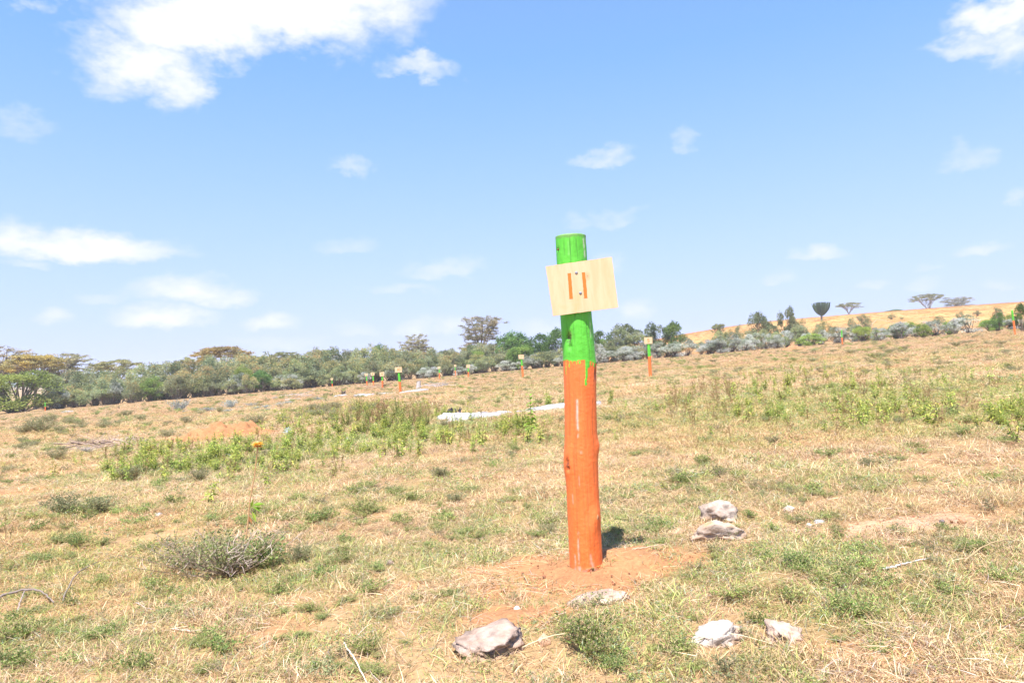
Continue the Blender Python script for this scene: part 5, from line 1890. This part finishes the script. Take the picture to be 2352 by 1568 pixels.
# ------------------------------------------------------------------ shrubs and trees of the hedge
def make_shrub(cols, w, tips=None, nclump=26, nper=150, leaf=0.14, open_=0.0, stemc=(0.16, 0.13, 0.11), low_=0.12, flat=False, tipshare=0.5):
    """unit shrub: 1 m wide, 1 m tall; returns stem and foliage meshes"""
    ms, ml = MB(), MB()
    cs = []
    for i in range(nclump):
        a = rng.uniform(0, 6.283)
        r = math.sqrt(rng.random()) * 0.40
        top = (0.92 - 0.75 * (r / 0.5) ** 2.2) if not flat else 0.9 - 0.4 * r
        z = rng.uniform(low_ + 0.08, max(low_ + 0.1, top))
        if rng.random() < 0.55:
            z = top * rng.uniform(0.85, 1.05)
        cs.append([r * math.cos(a), r * math.sin(a), z])
    cs = np.array(cs)
    for c in cs:
        sz = rng.uniform(0.09, 0.17)
        n = nper
        d = rdir(n, -0.6, 1.0)
        P = c + d * (sz * rng.uniform(0.25, 1.1, n) ** 0.6)[:, None] * [1, 1, 0.85]
        base = pal(cols, 1, None, 0.85, 1.15)[0]
        C = base * rng.uniform(0.75, 1.25, (n, 1))
        if tips is not None:
            m = (rng.random(n) < tipshare * smooth((P[:, 2] - 0.40) / 0.35)) & (d[:, 2] > -0.1)
            C[m] = pal(tips, m.sum())
        ml.leaves(P, d + rng.normal(size=(n, 3)) * 0.7, rng.uniform(0.5, 1.2, n) * leaf * 0.36, rng.uniform(0.5, 1.1, n) * leaf * 0.2, C)
        # branch to the clump
        foot = np.array([rng.normal() * 0.05, rng.normal() * 0.05, -0.02])
        mid = foot * 0.4 + c * 0.5 + [0, 0, -0.05]
        t = np.linspace(0, 1, 5)[:, None]
        pts = (1 - t) ** 2 * foot + 2 * t * (1 - t) * mid + t ** 2 * c
        ms.tube(pts, np.linspace(0.014, 0.004, 5), 4, np.array(stemc) * rng.uniform(0.7, 1.4), cap=False)
    return ms, ml


def make_acacia(cols, prim=7, sec=6, nper=120, stemc=(0.22, 0.18, 0.15), rise=0.62, thick=0.16, sparse=1.0, tiers=0):
    """flat-topped thorn tree, unit width and height: limbs arch out and carry level sprays of foliage"""
    ms, ml = MB(), MB()
    foot = np.array([0, 0, -0.03])
    fork = np.array([rng.normal() * 0.02, rng.normal() * 0.02, rng.uniform(0.20, 0.30)])
    ms.tube(np.stack([foot, fork * 0.5 + [0.015, 0, 0], fork]), [0.030, 0.022, 0.018], 7, stemc, cap=False)
    t = np.linspace(0, 1, 8)[:, None]
    for i in range(prim):
        a = 6.283 * (i + rng.uniform(-0.3, 0.3)) / prim
        rr = rng.uniform(0.22, 0.36) if not tiers else 0.40 * math.sqrt(rng.random())
        ztop = rng.uniform(0.68, 0.80) if not tiers else 0.94 - 0.46 * (rr / 0.40) ** 1.6 * rng.uniform(0.3, 1.2)
        e = np.array([rr * math.cos(a), rr * math.sin(a), ztop])
        mid = np.array([e[0] * 0.35, e[1] * 0.35, fork[2] + (ztop - fork[2]) * rise])
        limb = (1 - t) ** 2 * fork + 2 * t * (1 - t) * mid + t ** 2 * e
        limb[1:-1] += rng.normal(size=(6, 3)) * 0.010
        ms.tube(limb, np.linspace(0.012, 0.006, 8), 5, np.array(stemc) * rng.uniform(0.75, 1.3), cap=False)
        for k in range(sec):
            b = limb[rng.integers(3, 8)]
            aa = a + rng.normal() * 1.1
            ln = rng.uniform(0.08, 0.24)
            c = b + np.array([math.cos(aa) * ln, math.sin(aa) * ln, 0])
            r = min(0.49, math.hypot(c[0], c[1]))
            if tiers:
                c[2] = b[2] + rng.uniform(0.0, 0.05)
            else:
                c[2] = 0.97 - 0.16 * (r / 0.5) ** 2 - thick * rng.random() ** 1.6
            m2 = (b + c) / 2 + [0, 0, 0.02]
            ms.tube(np.stack([b, m2, c]), [0.005, 0.0035, 0.002], 4, np.array(stemc) * rng.uniform(0.75, 1.3), cap=False)
            tone = pal(cols, 1)[0]
            for w in range(7):
                ab = aa + rng.normal() * 1.0
                l2 = rng.uniform(0.05, 0.13)
                e2 = c + np.array([math.cos(ab) * l2, math.sin(ab) * l2, rng.uniform(-0.012, 0.03)])
                ms.tube(np.stack([m2 * 0.3 + c * 0.7, e2]), [0.002, 0.001], 3, np.array(stemc) * rng.uniform(0.8, 1.3), cap=False)
                n = int(nper / 7 * sparse)
                tt = rng.uniform(-0.1, 1.05, n)[:, None]
                P = c * (1 - tt) + e2 * tt + rng.normal(size=(n, 3)) * [0.016, 0.016, 0.006 if tiers else 0.009]
                ml.leaves(P, rng.normal(size=(n, 3)) * [1, 1, 0.35], rng.uniform(0.5, 1.2, n) * 0.030, rng.uniform(0.5, 1.1, n) * 0.017, tone * rng.uniform(0.75, 1.25, (n, 1)))
    return ms, ml


def make_candelabra():
    ms, ml = MB(), MB()
    ms.tube([[0, 0, -0.03], [0, 0, 0.15], [0.01, 0, 0.32]], [0.05, 0.045, 0.05], 8, (0.20, 0.18, 0.16))
    for i in range(90):
        a = rng.uniform(0, 6.283)
        r = 0.47 * math.sqrt(rng.random())
        t = np.linspace(0, 1, 6)[:, None]
        b = np.array([0, 0, 0.22 + 0.1 * rng.random()])
        c = np.array([r * math.cos(a), r * math.sin(a), 0.99 - 0.25 * (r / .5) ** 3 * rng.random() - 0.03 * rng.random()])
        mid = np.array([r * math.cos(a) * 0.85, r * math.sin(a) * 0.85, 0.42])
        pts = (1 - t) ** 2 * b + 2 * t * (1 - t) * mid + t ** 2 * c
        ml.tube(pts, [0.016, 0.018, 0.02, 0.02, 0.02, 0.014], 5, np.array([0.11, 0.15, 0.085]) * rng.uniform(0.7, 1.3))
    return ms, ml


GREYG = [(0.29, 0.33, 0.175), (0.36, 0.395, 0.235), (0.22, 0.26, 0.13), (0.34, 0.37, 0.16)]
TIPS = [(0.52, 0.37, 0.15), (0.46, 0.39, 0.17), (0.40, 0.40, 0.18)]
SILV = [(0.47, 0.49, 0.42), (0.56, 0.57, 0.53), (0.36, 0.39, 0.31)]
DARKG = [(0.10, 0.17, 0.05), (0.14, 0.23, 0.06), (0.20, 0.30, 0.075)]
BRIGHT = [(0.26, 0.36, 0.075), (0.33, 0.42, 0.10), (0.20, 0.29, 0.065)]
GOLD = [(0.46, 0.37, 0.11), (0.52, 0.41, 0.11), (0.38, 0.34, 0.13)]
OLV = [(0.31, 0.32, 0.14), (0.37, 0.36, 0.16), (0.26, 0.28, 0.12)]
BRN = [(0.34, 0.30, 0.18), (0.39, 0.33, 0.19), (0.28, 0.27, 0.15)]


class TreeKind:
    def __init__(self, makers):
        self.m = [(a.mesh('trunk', M_BARK), b.mesh('crown', M_SHRUB)) for a, b in makers]


T_GREY = TreeKind([make_shrub(GREYG, 1, TIPS, tipshare=ts_) for ts_ in (0.15, 0.45, 0.9, 0.6, 0.25)])
T_SILV = TreeKind([make_shrub(SILV + [(0.24, 0.27, 0.17)], 1, None, 22, 130, 0.15, low_=0.02) for _ in range(4)])
T_DARK = TreeKind([make_shrub(DARKG, 1, None, 30, 150, 0.15) for _ in range(3)])
T_BRIGHT = TreeKind([make_shrub(BRIGHT, 1, None, 40, 190, 0.11, low_=0.0) for _ in range(2)])
T_GOLD = TreeKind([make_acacia(GOLD, 9, 9, 150, thick=0.22) for _ in range(2)])
T_OLV = TreeKind([make_acacia(OLV, 8, 8, 130, thick=0.20) for _ in range(3)])
T_BRN = TreeKind([make_acacia(BRN, 24, 7, 60, rise=0.55, tiers=1) for _ in range(2)])
T_LOLLY = TreeKind([make_shrub([(0.22, 0.26, 0.13), (0.17, 0.21, 0.105), (0.27, 0.30, 0.155)], 1, None, 22, 150, 0.16, low_=0.25, flat=True) for _ in range(2)])
T_CAND = TreeKind([make_candelabra()])


def tree(kind, px, top, wpx, depth, label, name, cat, group=None, v=None, rz=None):
    """crown centre px, crown top and width in frame units, `depth` metres off"""
    p = at_depth(px, top, depth)
    z = gz(p[0], p[1])
    H = max(0.4, p[2] - z)
    W = wpx * depth / FPX
    tr, cr = kind.m[random.randrange(len(kind.m)) if v is None else v]
    o = thing(name, (p[0], p[1], z), label, cat, group, random.uniform(0, 6.28) if rz is None else rz)
    link('trunk', tr, o)
    link('crown', cr, o)
    o.scale = (W, W, H)
    return o


ORD = 'first second third fourth fifth sixth seventh eighth ninth tenth eleventh twelfth thirteenth fourteenth fifteenth sixteenth seventeenth eighteenth nineteenth twentieth'.split()


def row(kind, x0, x1, tops, wlo, whi, depth, jit, n, label, name, group, tj=7):
    xs = np.linspace(x0, x1, n)
    for q, px in enumerate(xs):
        lab = '%s, %s from the left' % (label, ORD[q])
        px = px + rng.uniform(-0.5, 0.5) * (x1 - x0) / max(1, n)
        tp = np.interp(px, [t[0] for t in tops], [t[1] for t in tops]) + rng.uniform(-tj, tj)
        tree(kind, px, tp, rng.uniform(wlo, whi), depth + rng.uniform(-jit, jit), lab, name, 'shrub', group)


HT = [(-40, 852), (120, 856), (200, 846), (330, 840), (420, 824), (520, 814), (600, 814), (700, 806), (830, 797), (900, 800), (1000, 792), (1100, 788), (1160, 786), (1300, 782)]
# back rows first: taller shrubs of the thicket
row(T_GREY, 130, 560, HT, 62, 92, 126, 6, 15, 'tall tan-tipped bush in the back of the left thicket', 'thicket_bush', 'bushes of the left thicket')
row(T_GREY, 560, 860, HT, 55, 82, 128, 6, 13, 'tall tan-tipped bush in the back thicket left of post 10', 'thicket_bush', 'bushes of the middle thicket')
row(T_GREY, 880, 1180, HT, 52, 78, 128, 6, 13, 'tall tan-tipped bush in the back thicket right of post 10', 'thicket_bush', 'bushes of the right thicket')
H2 = [(t[0], t[1] + 22) for t in HT]
row(T_GREY, 140, 560, H2, 55, 84, 117, 4, 14, 'grey-green bush in front of the left thicket', 'thicket_bush', 'front bushes of the left thicket', 9)
row(T_GREY, 560, 860, H2, 48, 72, 118, 4, 12, 'grey-green bush in front of the thicket left of post 10', 'thicket_bush', 'front bushes of the middle thicket', 9)
row(T_GREY, 870, 1290, H2, 46, 70, 118, 4, 16, 'grey-green bush in front of the thicket right of post 10', 'thicket_bush', 'front bushes of the right thicket', 9)
H3 = [(0, 905), (140, 888), (300, 880), (500, 868), (700, 856), (900, 838), (1100, 826), (1300, 805), (1500, 786), (1700, 770), (2000, 745), (2352, 712)]
row(T_SILV, 150, 560, H3, 30, 70, 113, 3, 5, 'pale silvery shrub at the foot of the left thicket', 'silver_shrub', 'silvery shrubs below the left thicket', 14)
row(T_GREY, 140, 900, [(t[0], t[1] - 4) for t in H3], 34, 64, 113, 3, 20, 'small bush at the turf edge left of post 10', 'thicket_bush', 'small edge bushes', 14)
row(T_SILV, 560, 900, H3, 26, 66, 114, 3, 6, 'pale silvery shrub below the thicket left of post 10', 'silver_shrub', 'silvery shrubs below the middle thicket', 12)
row(T_SILV, 920, 1280, H3, 26, 60, 113, 3, 9, 'pale silvery shrub below the thicket left of the big post', 'silver_shrub', 'silvery shrubs left of the big post', 10)
row(T_SILV, 1370, 1700, H3, 30, 80, 106, 5, 12, 'pale silvery shrub behind the post numbered 5', 'silver_shrub', 'silvery shrubs behind post 5', 11)
row(T_GREY, 1370, 1700, H3, 30, 70, 110, 5, 7, 'grey-green shrub among silvery ones behind post 5', 'thicket_bush', 'grey-green shrubs behind post 5', 12)
row(T_SILV, 1680, 1960, [(1660, 764), (1960, 745)], 24, 56, 106, 8, 9, 'pale silvery shrub at the hill foot right of post 5', 'silver_shrub', 'silvery shrubs at the hill foot', 9)
row(T_GREY, 1680, 1960, [(1660, 760), (1960, 742)], 24, 56, 108, 8, 8, 'grey-green shrub at the hill foot right of post 5', 'thicket_bush', 'grey-green shrubs at the hill foot', 9)
row(T_SILV, 1960, 2340, [(1960, 748), (2100, 742), (2250, 728), (2340, 720)], 30, 84, 94, 10, 9, 'pale silvery shrub on the hillside towards the right edge', 'silver_shrub', 'silvery shrubs on the hillside', 8)
row(T_BRIGHT, 1980, 2320, [(1960, 752), (2100, 746), (2250, 730), (2340, 722)], 26, 60, 92, 10, 6, 'low green shrub between silvery ones on the hillside', 'thorn_bush', 'green shrubs on the hillside', 7)

# left edge: bright thorn bush and the acacias behind it
tree(T_BRIGHT, 40, 848, 210, 108, 'big bright green thorn bush at the left edge', 'thorn_bush', 'bush', v=0)
tree(T_BRIGHT, -70, 850, 190, 112, 'bright green thorn bush cut by the left edge', 'thorn_bush', 'bush', v=1)
tree(T_GREY, 110, 900, 60, 110, 'small dark bush tucked against the bright thorn bush', 'thicket_bush', 'shrub')
tree(T_BRN, -10, 794, 170, 140, 'brown-grey flat-topped tree cut by the left edge', 'acacia_tree', 'tree', 'flat-topped trees', 0)
tree(T_GOLD, 78, 812, 150, 132, 'golden flat-topped tree above the bright thorn bush', 'acacia_tree', 'tree', 'flat-topped trees', 0)
tree(T_BRN, 140, 805, 120, 140, 'sparse brown flat-topped tree right of the golden one', 'acacia_tree', 'tree', 'flat-topped trees', 1)
tree(T_OLV, 262, 824, 125, 150, 'wide low green flat-topped tree over the left thicket', 'acacia_tree', 'tree', 'flat-topped trees', 0)
tree(T_OLV, 385, 833, 90, 165, 'distant low flat-topped tree between two larger ones', 'acacia_tree', 'tree', 'flat-topped trees', 1)
tree(T_GOLD, 510, 793, 128, 150, 'tall golden green flat-topped tree above the left thicket', 'acacia_tree', 'tree', 'flat-topped trees', 1)
tree(T_OLV, 440, 818, 70, 160, 'small flat-topped tree just left of the tall golden green one', 'acacia_tree', 'tree', 'flat-topped trees', 2)
tree(T_OLV, 590, 815, 80, 165, 'thin flat-topped tree just right of the tall golden green one', 'acacia_tree', 'tree', 'flat-topped trees', 1)
tree(T_OLV, 655, 806, 80, 160, 'low spreading flat-topped tree over the middle thicket', 'acacia_tree', 'tree', 'flat-topped trees', 0)
tree(T_OLV, 735, 801, 78, 160, 'low spreading flat-topped tree nearer the dark round tree', 'acacia_tree', 'tree', 'flat-topped trees', 2)
tree(T_DARK, 873, 786, 50, 150, 'dark round leafy tree rising from the thicket', 'leafy_tree', 'tree', None, 0)
tree(T_BRN, 955, 765, 70, 150, 'small layered thorn tree behind the post numbered 10', 'acacia_tree', 'tree', 'flat-topped trees', 0)
tree(T_BRN, 1102, 719, 104, 140, 'tall layered thorn tree with bare branches left of the big post', 'acacia_tree', 'tree', 'flat-topped trees', 1)
tree(T_GREY, 820, 798, 46, 130, 'tan-tipped bush rising above the middle thicket', 'thicket_bush', 'shrub')
tree(T_GREY, 1025, 800, 60, 132, 'bush below the tall layered thorn tree', 'thicket_bush', 'shrub')
for (px_, tp_, w_, d_, kind_, lab_) in ((560, 838, 60, 116, T_BRIGHT, 'fresh green bush in the left thicket under the tall golden green tree'), (350, 862, 70, 114, T_BRIGHT, 'yellow-green bush low in the left thicket'),
                                        (690, 815, 60, 124, T_BRIGHT, 'fresh green bush topping the middle thicket'), (470, 852, 60, 115, T_DARK, 'dark green bush in the left thicket'),
                                        (1090, 800, 70, 124, T_BRIGHT, 'fresh green bush at the foot of the tall thorn tree'), (600, 848, 50, 115, T_DARK, 'dark green bush in the middle thicket')):
    tree(kind_, px_, tp_, w_, d_, lab_, 'thicket_bush', 'shrub')
# dark green trees left and right of the big post
tree(T_DARK, 1180, 757, 96, 122, 'dark green broad tree beside the tall thorn tree', 'leafy_tree', 'tree', 'dark green trees by the big post', 0)
tree(T_DARK, 1235, 764, 90, 120, 'dark green broad tree between its neighbour and the big post', 'leafy_tree', 'tree', 'dark green trees by the big post', 1)
tree(T_DARK, 1275, 758, 66, 118, 'dark green tree partly behind the big post', 'leafy_tree', 'tree', 'dark green trees by the big post', 2)
tree(T_BRIGHT, 1195, 790, 80, 117, 'fresh green bush below the dark green trees', 'thorn_bush', 'bush', None, 0)
tree(T_DARK, 1385, 756, 70, 116, 'dark green tree just right of the big post', 'leafy_tree', 'tree', 'dark green trees by the big post', 1)
tree(T_LOLLY, 1432, 742, 86, 114, 'grey-green tree left of the post numbered 5', 'leafy_tree', 'tree', None, 0)
tree(T_LOLLY, 1508, 737, 66, 112, 'dull green tree above the post numbered 5', 'leafy_tree', 'tree', None, 1)
tree(T_DARK, 1548, 742, 62, 110, 'fresh dark green tree closing the row right of the post numbered 5', 'leafy_tree', 'tree', 'dark green trees by the big post', 2)
tree(T_GREY, 1465, 760, 80, 112, 'grey-green bush between the trees behind the post numbered 5', 'thicket_bush', 'shrub')
tree(T_GREY, 1410, 775, 70, 110, 'grey-green bush low behind the big post', 'thicket_bush', 'shrub')
# right hand scrub and the hill
tree(T_OLV, 1650, 741, 34, 112, 'small flat-topped bush standing alone against the golden hill', 'flat_topped_bush', 'bush', None, 1)
tree(T_GREY, 1650, 758, 40, 110, 'grey shrub under the small flat-topped bush', 'thicket_bush', 'shrub')
tree(T_LOLLY, 1738, 714, 50, 118, 'round-headed olive tree left of its twin on the hill', 'leafy_tree', 'tree', 'olive trees on the hill', 0)
tree(T_LOLLY, 1770, 736, 50, 118, 'lower olive bush leaning on the round-headed tree', 'leafy_tree', 'tree', 'olive trees on the hill', 1)
tree(T_LOLLY, 1806, 701, 46, 120, 'taller round-headed olive tree right of its twin on the hill', 'leafy_tree', 'tree', 'olive trees on the hill', 1)
tree(T_GREY, 1835, 733, 46, 124, 'grey bush at the foot of the taller olive tree', 'thicket_bush', 'shrub')
tree(T_CAND, 1885, 693, 44, 205, 'dark goblet-shaped candelabra tree on the hill crest', 'candelabra_tree', 'tree')
tree(T_GREY, 1893, 730, 34, 130, 'pale green bush below the candelabra tree', 'thicket_bush', 'shrub')
tree(T_OLV, 1950, 694, 60, 310, 'pale yellowish flat-topped tree right of the candelabra tree', 'acacia_tree', 'tree', 'flat-topped trees', 0)
tree(T_DARK, 1955, 724, 34, 262, 'dark bush under the pale yellowish tree', 'leafy_tree', 'tree', None, 1)
tree(T_DARK, 2053, 710, 44, 300, 'low dark bush on the bare crest', 'leafy_tree', 'tree', None, 0)
tree(T_OLV, 2128, 674, 72, 350, 'larger wind-bent flat-topped tree on the crest', 'acacia_tree', 'tree', 'flat-topped trees', 2)
tree(T_BRN, 2195, 680, 64, 355, 'faint sparse flat-topped tree right of the wind-bent one', 'acacia_tree', 'tree', 'flat-topped trees', 1)
tree(T_BRIGHT, 2075, 738, 70, 120, 'green bush on the slope below the crest', 'thorn_bush', 'bush', None, 0)
tree(T_BRIGHT, 1860, 765, 70, 100, 'green bush low on the slope right of the olive trees', 'thorn_bush', 'bush', None, 1)
tree(T_BRIGHT, 2020, 752, 46, 110, 'smaller green bush left of the pale bent branch', 'thorn_bush', 'bush', None, 1)
tree(T_DARK, 2346, 700, 40, 62, 'dark bush cut by the right edge behind the boardless post', 'leafy_tree', 'tree', None, 2)
tree(T_DARK, 2290, 716, 34, 88, 'dark bush left of the right boardless post', 'leafy_tree', 'tree', None, 1)
tree(T_GREY, 1985, 720, 30, 150, 'little bush alone on the golden slope', 'thicket_bush', 'shrub')


row(T_GREY, 1700, 2330, [(1700, 752), (1850, 738), (2100, 722), (2330, 708)], 12, 26, 170, 25, 14, 'tiny scrub dotted over the golden slope', 'thicket_bush', 'scrub dots on the golden slope', 8)


# ------------------------------------------------------------------ the warm, slightly milky air over the land
def build_haze():
    m = bpy.data.materials.new('haze_air')
    m.use_nodes = True
    T = NT(m.node_tree)
    out = T.n('ShaderNodeOutputMaterial')
    pv = T.n('ShaderNodeVolumePrincipled')
    pv.inputs['Color'].default_value = (0.93, 0.95, 1.0, 1.0)
    pv.inputs['Density'].default_value = HAZE
    pv.inputs['Anisotropy'].default_value = 0.0
    T.t.links.new(pv.outputs[0], out.inputs['Volume'])
    x0, x1, y0, y1, z0, z1 = -1520, 1520, -1520, 1520, -14, 24
    V = [(x, y, z) for z in (z0, z1) for x, y in ((x0, y0), (x1, y0), (x1, y1), (x0, y1))]
    Q = [[3, 2, 1, 0], [4, 5, 6, 7], [0, 1, 5, 4], [1, 2, 6, 5], [2, 3, 7, 6], [3, 0, 4, 7]]
    tag(link('haze', raw_mesh('haze', V, Q, None, None, (m,))), 'thin pale haze in the air over the pasture', 'haze', kind='stuff')


HAZE = 0.0004
build_haze()
